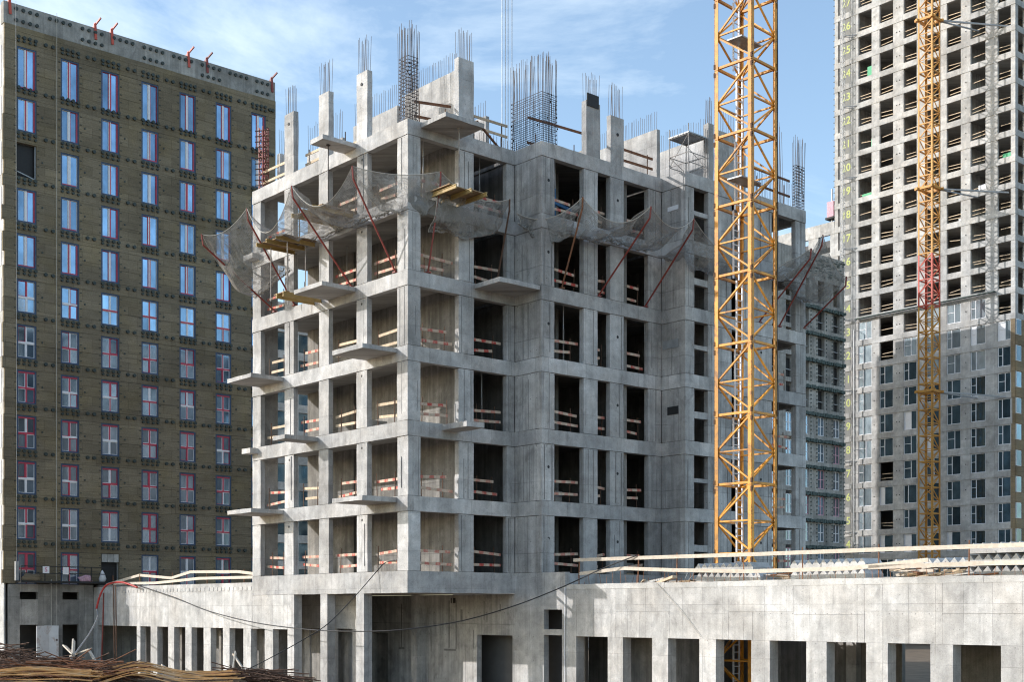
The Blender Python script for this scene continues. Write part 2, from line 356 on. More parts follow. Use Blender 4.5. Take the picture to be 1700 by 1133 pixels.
class MB:
    """collects small shapes into one mesh"""
    def __init__(s): s.v = []; s.f = []
    def add(s, vs, fs):
        n = len(s.v); s.v += [tuple(v) for v in vs]; s.f += [tuple(i + n for i in f) for f in fs]
    def box(s, a, b): s.add(*box_data(a, b))
    def bar(s, p0, p1, w, h=None, up=(0, 0, 1)):
        mt, Ln = frame(p0, p1, up); h = h or w
        vs, fs = box_data((0, -w / 2, -h / 2), (Ln, w / 2, h / 2)); s.add([mt @ Vector(v) for v in vs], fs)
    def rod(s, p0, p1, w, n=3):
        mt, Ln = frame(p0, p1)
        vs = [mt @ Vector((x, w / 2 * math.cos(6.2832 * k / n), w / 2 * math.sin(6.2832 * k / n))) for x in (0, Ln) for k in range(n)]
        s.add(vs, [(k, (k + 1) % n, n + (k + 1) % n, n + k) for k in range(n)] + [tuple(range(n))[::-1], tuple(range(n, 2 * n))])
    def path(s, pts, w, n=5):
        pts = [Vector(p) for p in pts]; rings = []
        for i, p in enumerate(pts):
            d = (pts[min(i + 1, len(pts) - 1)] - pts[max(i - 1, 0)]).normalized()
            a = d.cross(Vector((0, 0, 1)) if abs(d.z) < 0.95 else Vector((1, 0, 0))).normalized(); b = d.cross(a)
            rings.append([p + (a * math.cos(6.2832 * k / n) + b * math.sin(6.2832 * k / n)) * w / 2 for k in range(n)])
        vs = [v for r in rings for v in r]; fs = []
        for i in range(len(pts) - 1):
            for k in range(n): fs.append((i * n + k, i * n + (k + 1) % n, (i + 1) * n + (k + 1) % n, (i + 1) * n + k))
        fs.append(tuple(range(n))[::-1]); fs.append(tuple(range((len(pts) - 1) * n, len(pts) * n)))
        s.add(vs, fs)
    def disc(s, c, ax, r, t, n=8):
        ax = Vector(ax); s.rod(Vector(c), Vector(c) + ax * t, 2 * r, n)
    def build(s, name, mat, parent=None, smooth=False, origin=None):
        org = Vector(origin) if origin else Vector((0, 0, 0))
        if origin is None and s.v:
            xs = [v[0] for v in s.v]; ys = [v[1] for v in s.v]; zs = [v[2] for v in s.v]
            org = Vector(((min(xs) + max(xs)) / 2, (min(ys) + max(ys)) / 2, min(zs)))
        me = mesh([tuple(Vector(v) - org) for v in s.v], s.f, smooth); me.materials.append(M[mat])
        o = bpy.data.objects.new(name, me); COL.objects.link(o); o.location = org
        if parent is not None: adopt(o, parent)
        return o
ORD = ['first', 'second', 'third', 'fourth', 'fifth', 'sixth', 'seventh', 'eighth', 'ninth', 'tenth', 'eleventh', 'twelfth', 'thirteenth', 'fourteenth']
FLOORW = ['lowest', 'second', 'third', 'fourth', 'fifth', 'top']
# ------------------------------------------------------------------ ground
def ground():
    n = 60; S = 900.0; vs = []; fs = []
    def cx(i): t = i / n * 2 - 1; return 40 + S * (abs(t) ** 2.2) * (1 if t > 0 else -1)
    for j in range(n + 1):
        for i in range(n + 1):
            x, y = cx(i), cx(j); r = math.hypot(x - 20, y - 20)
            vs.append((x, y, 0.12 * noise.noise((x * 0.08, y * 0.08, 0)) - 0.12 if r < 200 else -0.12))
    for j in range(n):
        for i in range(n): k = j * (n + 1) + i; fs.append((k, k + 1, k + n + 2, k + n + 1))
    o = link('ground', mesh(vs, fs, True), 'earth'); tag(o, kind='structure')
ground()

# ------------------------------------------------------------------ the concrete frame building in the middle
Z0 = EYE + 1.70; ST = 3.3
LV = [Z0 + ST * k for k in range(7)]           # floor levels, the last is the roof deck
BD = 0.66                                       # beam depth
V1, V2 = -1.86, -3.40                           # the two steps of the shaded front
UA, UB, UC = 6.23, 14.34, 24.10
MAIN = thing('concrete_frame_building', (12, 5, 0), 'unfinished grey concrete frame building with open bays in the middle', 'building')
LEFT_COLS = [(0.0, 0.80), (3.11, 3.95), (6.30, 7.14), (9.42, 10.26), (12.59, 13.38)]
FACE1 = [(0.0, 0.70), (2.87, 3.75), (5.74, UA)]
FACE2 = [(UA, 7.04), (8.92, 9.84), (10.70, 11.63), (13.38, UB)]
FACE3 = [(UB, 15.02), (16.08, 17.88), (18.51, 21.17), (23.22, UC)]
holes = MB()  # flat black discs stand in for the dark inside tie holes
def hole(p, ax, r=0.062):
    holes.disc(Vector(p) + Vector(ax) * -0.02, ax, r, 0.023, 10)
J = 0.008
joints = MB(); fins = MB()
def pour_line(a, b, z, h=0.03):
    joints.box((a[0] + .03, a[1] + .03, z - .003), (b[0] - .03, b[1] - .03, z + h + .003))
def fin(x, y, z0, z1, ax):
    if random.random() < .45: return
    if ax == 0: y += random.uniform(-.1, .1)
    else: x += random.uniform(-.1, .1)
    r = random.uniform(.003, .010); d = random.uniform(.004, .009); e0 = random.uniform(0, .5) if random.random() < .3 else .03; e1 = random.uniform(0, .9) if random.random() < .3 else .03
    if ax == 0: fins.box((x - d, y - r, z0 + e0), (x + .03, y + r, z1 - e1))
    else: fins.box((x - r, y - d, z0 + e0), (x + r, y + .03, z1 - e1))
for k in range(6):
    zb, zt = LV[k] + 0.022, LV[k + 1] - BD - 0.028
    for i, (a, b) in enumerate(LEFT_COLS):
        for z in (LV[k] - .004, zt): pour_line((0.02, a), (0.7 if i == 0 else .26, b), z)
        for q in ((0.24, 0.55) if i == 0 else ((0.3,) if i % 2 else ())): fin(0.006, a + q, zb, zt, 0)
    for z in (LV[k] - .004, zt):
        for a, b in FACE1[1:]: pour_line((a, 0.02), (b, .3), z)
        for a, b in FACE2: pour_line((a, V1 + .02), (b, V1 + .3), z)
        for a, b in FACE3: pour_line((a, V2 + .02), (b, V2 + .3), z)
        pour_line((UA + .02, V1 + .4), (UA + .3, 0), z); pour_line((UB + .02, V2 + .2), (UB + .3, V1), z)
    for u in (0.25, 0.5, 3.1, 3.5, 5.95): fin(u, 0.006, zb, zt, 1)
    for u in (6.45, 6.8, 9.15, 9.6, 11.0, 11.4, 13.6, 14.0): fin(u, V1 + .006, zb, zt, 1)
    for u in (14.6, 16.4, 17.0, 17.5, 18.9, 19.6, 20.3, 20.9, 23.6): fin(u, V2 + .006, zb, zt, 1)
    for v in (-0.12, -0.5, -0.95, -1.4): fin(UA + .01, v, zb, zt, 0)
    for v in (-2.15, -2.6, -3.0): fin(UB + .01, v, zb, zt, 0)
    for i, (a, b) in enumerate(LEFT_COLS):
        d = 0.70 if i == 0 else 0.27
        ins = random.uniform(0.006, 0.034)
        box('column', (ins, a + (0.006 if i == 0 else 0), zb), (d, b, zt), 'concrete', MAIN, 0.007)
        if i in (1, 3): hole((ins, a + 0.42, zt - 0.22), (-1, 0, 0))
    for i, (a, b) in enumerate(FACE1[1:]):
        ins = random.uniform(0.006, 0.034)
        box('column', (a, ins, zb), (b - (0.004 if i else 0), 0.30, zt), 'concrete', MAIN, 0.007)
    for i, (a, b) in enumerate(FACE2):
        ins = random.uniform(0.006, 0.034)
        box('column', (a + (0.006 if i == 0 else 0), V1 + ins, zb), (b - (0.004 if i == 3 else 0), V1 + (0.30 if i else 0.5), zt), 'concrete_wall' if i in (0, 3) else 'concrete', MAIN, 0.007)
        if i in (0, 2): hole((a + (b - a) * 0.55, V1 + ins, zb + 1.55), (0, -1, 0), 0.075)
    for i, (a, b) in enumerate(FACE3):
        ins = random.uniform(0.006, 0.034)
        box('column' if i in (0, 3) else 'wall', (a + (0.006 if i == 0 else 0), V2 + ins, zb), (b, V2 + 0.30, zt), 'concrete_wall', MAIN, 0.006)
        if i == 2: hole((b - 0.9, V2 + ins, zb + 1.75), (0, -1, 0), 0.075)
    # side walls of the two steps
    box('wall', (UA + random.uniform(0.01, 0.02), V1 + 0.502, zb), (UA + 0.30, 0.0, zt), 'concrete_wall', MAIN, 0.004)
    box('wall', (UB + random.uniform(0.01, 0.02), V2 + 0.302, zb), (UB + 0.30, V1, zt), 'concrete_wall', MAIN, 0.004)
    # stair landing across the narrow slot
    box('landing_beam', (15.02, V2 + 0.05, zb + 1.15 + (0.12 if k % 2 else 0)), (16.08, V2 + 0.25, zb + 1.48), 'concrete', MAIN, 0.01)
# beams and slabs
for k in range(7):
    zt = LV[k]; zb = zt - (BD if k else 0.96)
    j = 0.007
    box('beam', (0, 0, zb), (0.32, 13.38, zt), 'concrete', MAIN, j)
    box('beam', (0.322, 0.0, zb), (UA - 0.002, 0.32, zt), 'concrete', MAIN, j)
    box('beam', (UA, V1 + 0.34, zb), (UA + 0.32, 0.0, zt), 'concrete', MAIN, j)
    box('beam', (UA, V1, zb), (UB - 0.002, V1 + 0.338, zt), 'concrete', MAIN, j)
    box('beam', (UB, V2 + 0.34, zb), (UB + 0.32, V1, zt), 'concrete', MAIN, j)
    box('beam', (UB, V2, zb), (UC, V2 + 0.338, zt), 'concrete', MAIN, j)
    box('beam', (UC - 0.32, V2 + 0.34, zb), (UC, 13.3, zt), 'concrete', MAIN, j)
    st = zt - 0.012
    box('slab', (0.324, 0.324, st - (0.22 if k else 0.94)), (UA - 0.01 if k else UA + 0.3, 13.30, st), 'concrete_slab', MAIN)
    box('slab', (UA + 0.324, V1 + 0.342, st - 0.22), (UB - 0.01, 13.30, st), 'concrete_inner_shaded', MAIN)  # darker concrete than the sunlit bays, shade put into the colour
    box('slab', (UB + 0.324, V2 + 0.342, st - 0.22), (UC - 0.324, 13.30, st), 'concrete_inner_shaded', MAIN)
# inner walls, per storey; core and back walls added to block light
for k in range(6):
    zb, zt = LV[k], LV[k + 1] - 0.235
    for a, b in ((0.36, 7.95), (8.62, 12.9)):
        box('inner_wall', (3.02, a, zb), (3.24, b, zt), 'concrete_inner_shaded', MAIN)
    box('inner_wall', (6.6, 0.05, zb), (6.85, 13.0, zt), 'concrete_inner_shaded', MAIN)
    box('inner_wall', (3.26, 7.6, zb), (6.55, 7.85, zt), 'concrete_inner_shaded', MAIN)
    box('inner_wall', (6.88, 3.2, zb), (16.65, 3.45, zt), 'concrete_inner_shaded', MAIN)
    box('back_wall', (6.9, 13.02, zb), (20.3, 13.24, zt), 'concrete_wall', MAIN)  # added across the open rear to keep the bays dark
    box('inner_wall', (16.97, 3.2, zb), (20.3, 3.45, zt), 'concrete_inner_shaded', MAIN)
    box('inner_wall', (12.0, -1.50, zb), (12.2, 3.19, zt), 'concrete_inner_shaded', MAIN)
    box('inner_wall', (16.7, -3.05, zb), (16.95, 3.19, zt), 'concrete_inner_shaded', MAIN)
    box('inner_wall', (20.35, -3.05, zb), (20.6, 12.9, zt), 'concrete_inner_shaded', MAIN)
    box('inner_wall', (9.2, 0.4, zb), (9.4, 3.19, zt), 'concrete_inner_shaded', MAIN)
    for vv in (1.5, 7.5, 12.9):
        box('column', (UC - 0.31, vv, zb), (UC - 0.01, vv + 0.8, LV[k + 1] - BD), 'concrete', MAIN)
    for uu in (0.35, 4.6, 21.8):
        box('column', (uu, 12.95, zb), (uu + 0.9, 13.25, zt), 'concrete', MAIN)
    # services niches in the second step wall
for k, (zo, w, h, mt) in {3: (1.35, 1.0, 0.42, 'grey_steel'), 2: (1.35, 0.72, 0.40, 'black'), 5: (1.55, 0.70, 0.22, 'frame_white')}.items():
    box('formwork_insert', (UB - 0.012, -2.95, LV[k] + zo), (UB + 0.012, -2.95 + w, LV[k] + zo + h), mt, MAIN)
# ground storey: cantilevered soffit, deep wall behind, slim columns
GW = UA
zs = LV[0] - 0.962
def wall_u(u, th, v0, v1, z0, z1, ops, mat, parent, name='wall'):
    """wall along Y at X = u with openings (va, vb, za, zb)"""
    ops = sorted(ops); cuts = sorted({v0, v1, *[o[0] for o in ops], *[o[1] for o in ops]})
    for a, b in zip(cuts, cuts[1:]):
        if b - a < 1e-4: continue
        zz = z0
        for o in sorted([o for o in ops if o[0] <= a + 1e-6 and o[1] >= b - 1e-6], key=lambda o: o[2]):
            if o[2] - zz > 0.01: box(name, (u, a, zz), (u + th, b, o[2]), mat, parent)
            zz = o[3]
        if z1 - zz > 0.01: box(name, (u, a, zz), (u + th, b, z1), mat, parent)
wall_u(GW, 0.3, 0.001, 13.2, 0, zs - 0.004, [(0.17, 2.79, 0, EYE - 1.22), (10.16, 11.59, 0, EYE - 1.23)], 'concrete_wall', MAIN)
wall_u(GW + 0.004, 0.3, -3.40, 0.0, 0, LV[0] - 0.006, [(-3.21, -2.0, 0, EYE - 1.16), (-3.21, -2.0, EYE - 0.89, EYE + 0.0)], 'concrete_podium', MAIN)
box('wall', (6.6, 12.0, 0), (20, 12.3, zs - 0.01), 'concrete_wall', MAIN)
box('wall', (7.6, -3.3, 0), (7.8, 11.9, zs - 0.02), 'interior_shade', MAIN)
box('pilaster', (5.70, 6.95, 0), (GW - 0.004, 7.38, zs - 0.004), 'concrete', MAIN)
for a, b in ((3.36, 3.99), (6.40, 7.00), (9.36, 9.97)):
    box('column', (0.012, a, 0), (0.46, b, zs - 0.003), 'concrete', MAIN, 0.004)
box('beam', (2.3, 7.2, EYE - 0.95), (2.6, 13.2, zs - 0.006), 'concrete_podium', MAIN)
for a in (7.2, 9.4, 11.6): box('column', (2.32, a, 0), (2.62, a + 0.5, EYE - 0.955), 'concrete', MAIN)
box('wall', (3.4, 9.0, 0), (3.65, 12.9, zs - 0.02), 'concrete_wall', MAIN)
# drain scars and boxes in the deep wall
for v, za, zb, w in ((8.9, 0.3, -2.0, 0.10), (4.9, 0.45, -1.9, 0.11), (4.35, 0.45, -1.95, 0.10), (4.4, -1.95, -2.05, 1.0), (3.9, 0.0, -0.6, 0.16), (2.2, 0.4, -0.5, 0.09), (1.0, 0.25, -0.1, 0.1), (8.7, -1.95, -2.06, 0.5), (2.0, -0.1, -0.6, 0.07), (3.0, -1.0, -1.9, 0.07)):
    box('grout_scar', (GW - 0.003, v, EYE + zb), (GW + 0.01, v + w, EYE + za), 'grout_dark', MAIN)
for v, z in ((4.75, 0.42), (4.45, 0.42)): box('wall_box', (GW - 0.006, v, EYE + z - 0.1), (GW + 0.02, v + (0.2 if v < 4.6 else 0.08), EYE + z + 0.16), 'black', MAIN)
holes.build('tie_hole_dark_disc', 'black', MAIN)['kind'] = 'stuff'
joints.build('pour_joints', 'grout_dark', MAIN)['kind'] = 'stuff'
fins.build('formwork_fins', 'grout_dark', MAIN)['kind'] = 'stuff'

# cantilevered balcony plates on both fronts
def balc_left(k, v, ln, p=1.83, th=0.20):
    o = box('balcony_slab', (-p, v, LV[k] - th - 0.05), (-0.003, v + ln, LV[k] - 0.05), 'concrete', MAIN, 0.012); return o
for k, v, ln in ((6, 3.95, 1.02), (4, 4.0, 2.38), (3, 0.80, 2.37), (3, 10.31, 2.37), (2, 7.19, 1.09), (1, 0.82, 2.35), (1, 10.31, 2.35)):
    balc_left(k, v, ln)
for k, v, ln in ((2, 12.8, 0.85), (5, 12.6, 0.9)): balc_left(k, v, ln, 0.45, 0.26)
def balc_right(k, u, ln, th=0.2):
    box('balcony_slab', (u, -1.80, LV[k] - th - 0.05), (u + ln, -0.003, LV[k] - 0.05), 'concrete', MAIN, 0.012)
balc_right(6, 0.72, 2.14); balc_right(4, 3.75, 2.42); balc_right(2, 1.87, 0.98, 0.24)

# ---- above the roof deck: poured columns, walls and their starter bars
RF = LV[6]
star = MB()
def bars(u0, v0, u1, v1, z, n, h, w=0.022, lean=0.03):
    for i in range(n):
        t = i / max(1, n - 1); x = u0 + (u1 - u0) * t + random.uniform(-.02, .02); y = v0 + (v1 - v0) * t + random.uniform(-.02, .02)
        hh = h * random.uniform(0.86, 1.05)
        star.rod((x, y, z - 0.05), (x + random.uniform(-lean, lean) * hh, y + random.uniform(-lean, lean) * hh, z + hh), w)
def roof_block(name, a, b, bh=1.3, n=6, mat='concrete', rows=2, top_jit=0.02):
    box(name, (a[0], a[1], RF + 0.002), (b[0], b[1], b[2]), mat, MAIN, 0.012)
    du, dv = b[0] - a[0], b[1] - a[1]
    for r in range(rows):
        if du > dv: bars(a[0] + .06, a[1] + .06 + (dv - .12) * r, b[0] - .06, a[1] + .06 + (dv - .12) * r, b[2], n, bh)
        else: bars(a[0] + .06 + (du - .12) * r, a[1] + .06, a[0] + .06 + (du - .12) * r, b[1] - .06, b[2], n, bh)
for i, (a, b) in ((3, (9.42, 10.26)), (2, (6.30, 7.14)), (1, (3.11, 3.95))):
    ztop = EYE + (24.55, 24.6, 24.6)[3 - i]
    roof_block('column', (0.02, a, 0), (0.30, b, ztop), 1.35 if i == 3 else 1.6, 6)
    if i != 2: hole_mb = MB(); hole_mb.disc((-0.002, a + 0.42, ztop - 0.55), (-1, 0, 0), 0.07, 0.024, 10); hole_mb.build('tie_hole_dark_disc', 'black', MAIN)
roof_block('column', (2.87, 0.02, 0), (3.75, 0.34, EYE + 25.0), 1.35, 7)
# long inner wall behind, running back from that column, in three pours
roof_block('wall', (3.0, 0.345, 0), (3.22, 4.3, EYE + 24.55), 0.9, 26, 'concrete_podium', 1)
roof_block('wall', (3.0, 4.9, 0), (3.22, 8.6, EYE + 24.25), 1.1, 20, 'concrete_podium', 1)
roof_block('wall', (3.0, 9.6, 0), (3.22, 12.9, EYE + 24.0), 1.5, 20, 'concrete_podium', 1)
roof_block('wall', (0.9, 12.2, 0), (2.0, 12.45, EYE + 23.4), 1.3, 12, 'concrete_wall', 1)
roof_block('wall', (6.62, 2.6, 0), (6.84, 7.5, EYE + 24.0), 0.8, 26, 'concrete_podium', 1)
roof_block('wall', (6.86, 5.4, 0), (12.5, 5.64, EYE + 23.7), 0.8, 26, 'concrete_podium', 1)
roof_block('column', (9.10, V1 + 0.02, 0), (10.02, V1 + 0.34, EYE + 24.1), 1.35, 7)
box('column_shutter', (9.12, V1 - 0.02, EYE + 23.85), (9.9, V1 + 0.015, EYE + 24.45), 'black', MAIN)
roof_block('column', (10.74, V1 + 0.02, 0), (11.64, V1 + 0.30, EYE + 23.8), 1.55, 7)
roof_block('wall', (14.36, -1.5, 0), (14.6, 2.6, EYE + 24.1), 0.9, 30, 'concrete_podium', 1)
roof_block('wall', (17.2, -2.6, 0), (17.42, 2.2, EYE + 24.2), 1.0, 30, 'concrete_podium', 1)
roof_block('column', (16.1, V2 + 0.02, 0), (16.5, V2 + 0.34, EYE + 24.3), 1.3, 5)
roof_block('wall', (17.44, -2.9, 0), (19.6, -2.65, EYE + 24.4), 1.1, 14, 'concrete_wall', 1)
bars(19.8, V2 + 0.1, 23.0, V2 + 0.1, RF, 24, 1.4); bars(21.6, V2 + 0.2, 22.4, V2 + 0.2, RF, 8, 4.2, 0.025)
bars(4.2, 0.15, 5.9, 0.15, RF, 9, 0.5)
star.build('starter_bars', 'rebar', MAIN)['kind'] = 'stuff'
hb = MB()
for z, n in ((EYE + 24.0, 'a'),):
    hb.disc((11.2, V1 + 0.02, EYE + 22.95), (0, -1, 0), 0.08, 0.026, 10)
hb.build('tie_hole_dark_disc', 'black', MAIN)

def cage(name, pts, z0, zc, zt, nper, label, w=0.026, step=0.16):
    """reinforcement cage over a plan outline: upright bars, hoops to zc, bars on to zt"""
    t = thing(name, (sum(p[0] for p in pts) / len(pts), sum(p[1] for p in pts) / len(pts), z0), label, 'rebar cage', 'rebar cages on the roof deck')
    up = MB(); hp = MB(); sp = MB()
    P = [Vector((p[0], p[1], 0)) for p in pts]
    for a, b, n in zip(P, P[1:] + P[:1], nper):
        for i in range(n):
            q = a.lerp(b, i / n); h = zt + random.uniform(-0.35, 0.1)
            up.rod((q.x, q.y, z0), (q.x + random.gauss(0, .07), q.y + random.gauss(0, .07), h), w)
    z = z0 + 0.08
    while z < zc:
        for a, b in zip(P, P[1:] + P[:1]): hp.bar((a.x, a.y, z + random.uniform(-.01, .01)), (b.x, b.y, z + random.uniform(-.01, .01)), w * 0.8)
        z += step
    for _ in range(14):
        i = random.randrange(len(P)); a, b = P[i], P[(i + 1) % len(P)]; q = a.lerp(b, random.random()); zz = random.uniform(z0 + .3, zc)
        sp.disc((q.x, q.y, zz), (0.7, -0.7, 0), 0.045, 0.05, 8)
    for nm, mb, mt in (('upright_bars', up, 'rebar'), ('hoops', hp, 'rebar'), ('spacers', sp, 'black')): mb.build(nm, mt, t)['kind'] = 'stuff'
    return t
cage('rebar_cage', [(0.07, 0.07), (0.62, 0.07), (0.62, 0.74), (0.07, 0.74)], RF, EYE + 24.35, EYE + 25.75, (7, 7, 7, 7), 'tall square rebar cage standing on the near roof corner')
cage('rebar_cage', [(UA + .06, .35), (UA + .06, V1 + .06), (7.25, V1 + .06), (7.25, V1 + .26), (UA + .26, V1 + .26), (UA + .26, .35)], RF, EYE + 23.9, EYE + 25.6, (17, 9, 2, 8, 13, 2), 'wide dark rebar mesh cage on the stepped corner of the roof', 0.024, 0.2)
cage('rebar_cage', [(23.3, V2 + .06), (24.04, V2 + .06), (24.04, V2 + .28), (23.3, V2 + .28)], RF, EYE + 23.9, EYE + 25.4, (7, 3, 7, 3), 'slim rebar cage at the right end of the concrete roof')
# ------------------------------------------------------------------ podium on the left and on the right
PL = thing('podium_block', (2, 23, 0), 'low sunlit concrete podium with slim columns running to the brown block', 'podium')
PLC = [(11.35, 12.15), (13.53, 14.30), (15.76, 16.47), (17.82, 18.61), (20.0, 20.74), (22.09, 22.83), (24.19, 25.04), (26.39, 26.87)]
for a, b in PLC: box('column', (0.006, a, 0), (0.34, b, EYE - 0.985), 'concrete_podium', PL, 0.005)
box('column', (0.006, 32.42, 0), (0.34, 33.06, EYE - 0.96), 'concrete_podium', PL)
jt = [10.0, 13.40, 15.4, 17.3, 19.2, 21.2, 23.1, 25.0, 26.9, 29.0, 31.0, 33.06]
for i, (a, b) in enumerate(zip(jt, jt[1:])):
    o = random.uniform(-0.004, 0.006)
    if i == 0: box('wall_panel', (0.02, a, EYE - 0.98), (0.28, b - .006, LV[0] - 0.97), 'concrete_podium', PL)
    else: box('wall_panel', (0.012 + o, a, EYE - 0.98), (0.28, b - .008, EYE + 0.97), 'concrete_podium', PL)
box('wall', (0.022, 13.405, EYE + 0.97), (0.27, 33.05, EYE + 1.20), 'concrete_podium', PL)
v = 13.5
while v < 32.3:
    w = random.uniform(0.25, 0.34); box('block', (0.0, v, EYE + 1.0 + random.uniform(-.01, .01)), (0.045, v + w, EYE + 1.19), 'concrete_white', PL); v += w + random.uniform(0.10, 0.2)
box('coping', (0.02, 13.405, EYE + 1.202), (0.3, 33.05, EYE + 1.40), 'concrete_podium', PL)
box('slab', (0.30, 13.405, EYE + 0.95), (13, 33.04, EYE + 1.18), 'concrete_slab', PL)
box('back_wall', (2.4, 10.2, 0), (2.65, 33.0, EYE + 0.94), 'concrete_inner_shaded', PL)
for vv in (13.6, 18.3, 22.9, 27.5): box('partition', (0.9, vv, 0), (2.39, vv + 0.25, EYE + 0.94), 'concrete_inner_shaded', PL)

PR = thing('podium_block', (10, -16, 0), 'long sunlit concrete podium wall with square openings on the right', 'podium')
OPN = [(-6.09, -4.12), (-8.69, -7.0), (-11.27, -9.58), (-13.90, -12.13), (-16.48, -14.79), (-19.07, -17.38), (-21.63, -19.96), (-24.21, -22.48), (-26.85, -25.1)]
edges = [-3.402] + [e for a, b in OPN for e in (b, a)] + [-30.0]
for a, b in zip(edges[0::2], edges[1::2]): box('column', (UA + 0.008, b, 0), (UA + 0.52, a, EYE - 1.19), 'concrete_podium', PR, 0.004)
pj = [-3.402, -6.57, -9.68, -12.79, -15.92, -19.0, -22.1, -25.2, -30.0]
for i, (a, b) in enumerate(zip(pj, pj[1:])):
    zm = EYE + (-0.08 if i % 2 else -0.16) + random.uniform(-.03, .03)
    sp = [a, b] if i not in (1, 3, 4) else [a, (a + b) / 2 + random.uniform(-.4, .4), b]
    for c, d in zip(sp, sp[1:]):
        box('wall_panel', (UA + random.uniform(0.0, 0.012), d + 0.006, EYE - 1.185), (UA + 0.1, c - 0.006, zm - 0.004), 'concrete_podium', PR)
    for c, d in zip(sp[::len(sp) - 1], sp[len(sp) - 1:]):
        box('wall_panel', (UA + random.uniform(0.0, 0.012), d + 0.006, zm + 0.004), (UA + 0.1, c - 0.006, EYE + 0.90), 'concrete_podium', PR)
box('wall_core', (UA + 0.102, -30.0, EYE - 1.18), (UA + 0.4, -3.402, EYE + 0.90), 'concrete_podium', PR)
cj = [-3.402, -5.9, -8.4, -9.4, -12.0, -14.5, -17.1, -18.2, -21.2, -23.6, -26.0, -30]
for a, b in zip(cj, cj[1:]): box('coping', (UA - 0.012 + random.uniform(-.004, .004), b + 0.008, EYE + 0.902), (UA + 0.42, a, EYE + 1.13 + random.uniform(-.015, .015)), 'concrete_white', PR, 0.004)
sz = (EYE + 0.66, EYE + 0.90)
box('slab', (UA + 0.43, -30, sz[0]), (9.0, V1 - 0.01, sz[1]), 'concrete_inner_shaded', PR)
box('slab', (9.0, -30, sz[0]), (12.5, -11.9, sz[1]), 'concrete_inner_shaded', PR)
box('slab', (9.0, -8.5, sz[0]), (12.5, V1 - 0.01, sz[1]), 'concrete_inner_shaded', PR)
box('slab', (12.5, -30, sz[0]), (UB - .01, V1 - 0.01, sz[1]), 'concrete_inner_shaded', PR)
for uu in (13.7,):
    for vv in (-5.2, -9.4, -13.6, -17.8, -22.0, -26.2): box('column', (uu, vv, 0), (uu + 0.5, vv + 0.5, sz[0] - .002), 'concrete', PR)
for vv in (-4.6, -9.3): box('inner_wall', (8.2 if vv > -9 else 6.9, vv, 0), (8.95, vv + 0.22, sz[0] - .002), 'concrete_inner_shaded', PR)
box('inner_wall', (9.2, -9.0, 0), (9.4, -1.9, sz[0] - .002), 'concrete_inner_shaded', PR)
for a, b in ((-30, -17.2), (-15.6, -3.5)): box('inner_wall', (14.05, a, 0), (14.3, b, sz[0] - .002), 'concrete_inner_shaded', PR)  # back wall put in to darken the podium openings
box('stair_ramp', (8.2, -19.6, 0), (9.4, -17.0, 1.2), 'concrete_wall', PR)
pp = MB(); pp.path([(UA - 0.04, -3.44, 0.0), (UA - 0.045, -3.42, 2.0), (UA - 0.04, -3.45, EYE + 1.0)], 0.05, 6); pp.build('white_conduit', 'frame_white', PR)

# ------------------------------------------------------------------ brown insulated block on the left
LBV = 33.08
LB = thing('insulated_apartment_block', (3.8, 42, 0), 'brown mineral wool clad apartment block with blue windows on the left', 'building')
LB0, LB1 = -5.5, 13.13
WCOL = [(-4.78, -3.58), (-2.07, -0.90), (0.53, 1.73), (3.23, 4.41), (5.89, 7.06), (8.52, 9.70), (11.22, 12.36)]
rows = [EYE + 3.55 + 2.75 * k for k in range(11)] + [EYE + 34.12]        # window heads, lowest first
WH = [2.05] * 11 + [2.56]
BASE = EYE + 1.60; TOP = EYE + 35.33
def lb_panel(u0, u1, z0, z1):
    d = random.uniform(0.0, 0.018)
    if u0 <= LB0 + 0.01: u0 -= random.uniform(0.0, 0.16)
    box('insulation_panel', (u0, LBV - d, z0), (u1 - 0.004, LBV + 0.16, z1 - random.uniform(0.003, 0.02)), 'mineral_wool', LB)
door_u = WCOL[2]
br = MB()
glz = []
for k, zh in enumerate(rows):
    zl = zh - WH[k] if k else BASE
    prev = rows[k - 1] if k else None
    # strip of panels below this row of windows
    if k:
        u = LB0
        cuts = [LB0, -2.6, 0.2, 2.9, 5.6, 8.2, 10.9, LB1]
        for a, b in zip(cuts, cuts[1:]): lb_panel(a, b, prev, zl)
    cuts = [LB0] + [e for w in WCOL for e in w] + [LB1]
    for a, b in zip(cuts[0::2], cuts[1::2]):
        zc = zl + (zh - zl) * 0.42
        lb_panel(a, b, zl, zc); lb_panel(a, b, zc, zh)
cuts = [LB0, -2.6, 0.2, 2.9, 5.6, 8.2, 10.9, LB1]
for a, b in zip(cuts, cuts[1:]): lb_panel(a, b, rows[-1], TOP)
# bracket rows between storeys: dark clips under each window and along the piers
for k, zh in enumerate(rows):
    zz = zh + 0.18
    for i, (a, b) in enumerate(WCOL):
        for q in range(4):
            for r in range(2):
                br.disc((a + 0.08 + q * (b - a - 0.16) / 3 + random.uniform(-.02, .02), LBV - 0.02, zz + 0.14 + r * 0.24 + random.uniform(-.02, .02)), (0, -1, 0), 0.11 if r else 0.085, 0.11, 7)
        nb = WCOL[i + 1][0] if i + 1 < len(WCOL) else LB1
        for q in (0.36, 0.66):
            br.disc((b + (nb - b) * q, LBV - 0.02, zz + 0.3), (0, -1, 0), 0.115, 0.12, 7)
        for zq in (0.3, 0.8, 1.3, 1.8):
            for e in (a - 0.1, b + 0.1): br.box((e - 0.05, LBV - 0.045, zh - zq), (e + 0.05, LBV, zh - zq + 0.05))
    for i in range(7):
        if i < 6 and k < 11: br.disc((WCOL[i][1] + 0.35, LBV - 0.02, zh - 0.95), (0, -1, 0), 0.06, 0.03, 8)
br.build('cladding_brackets', 'dark_bracket', LB)['kind'] = 'stuff'
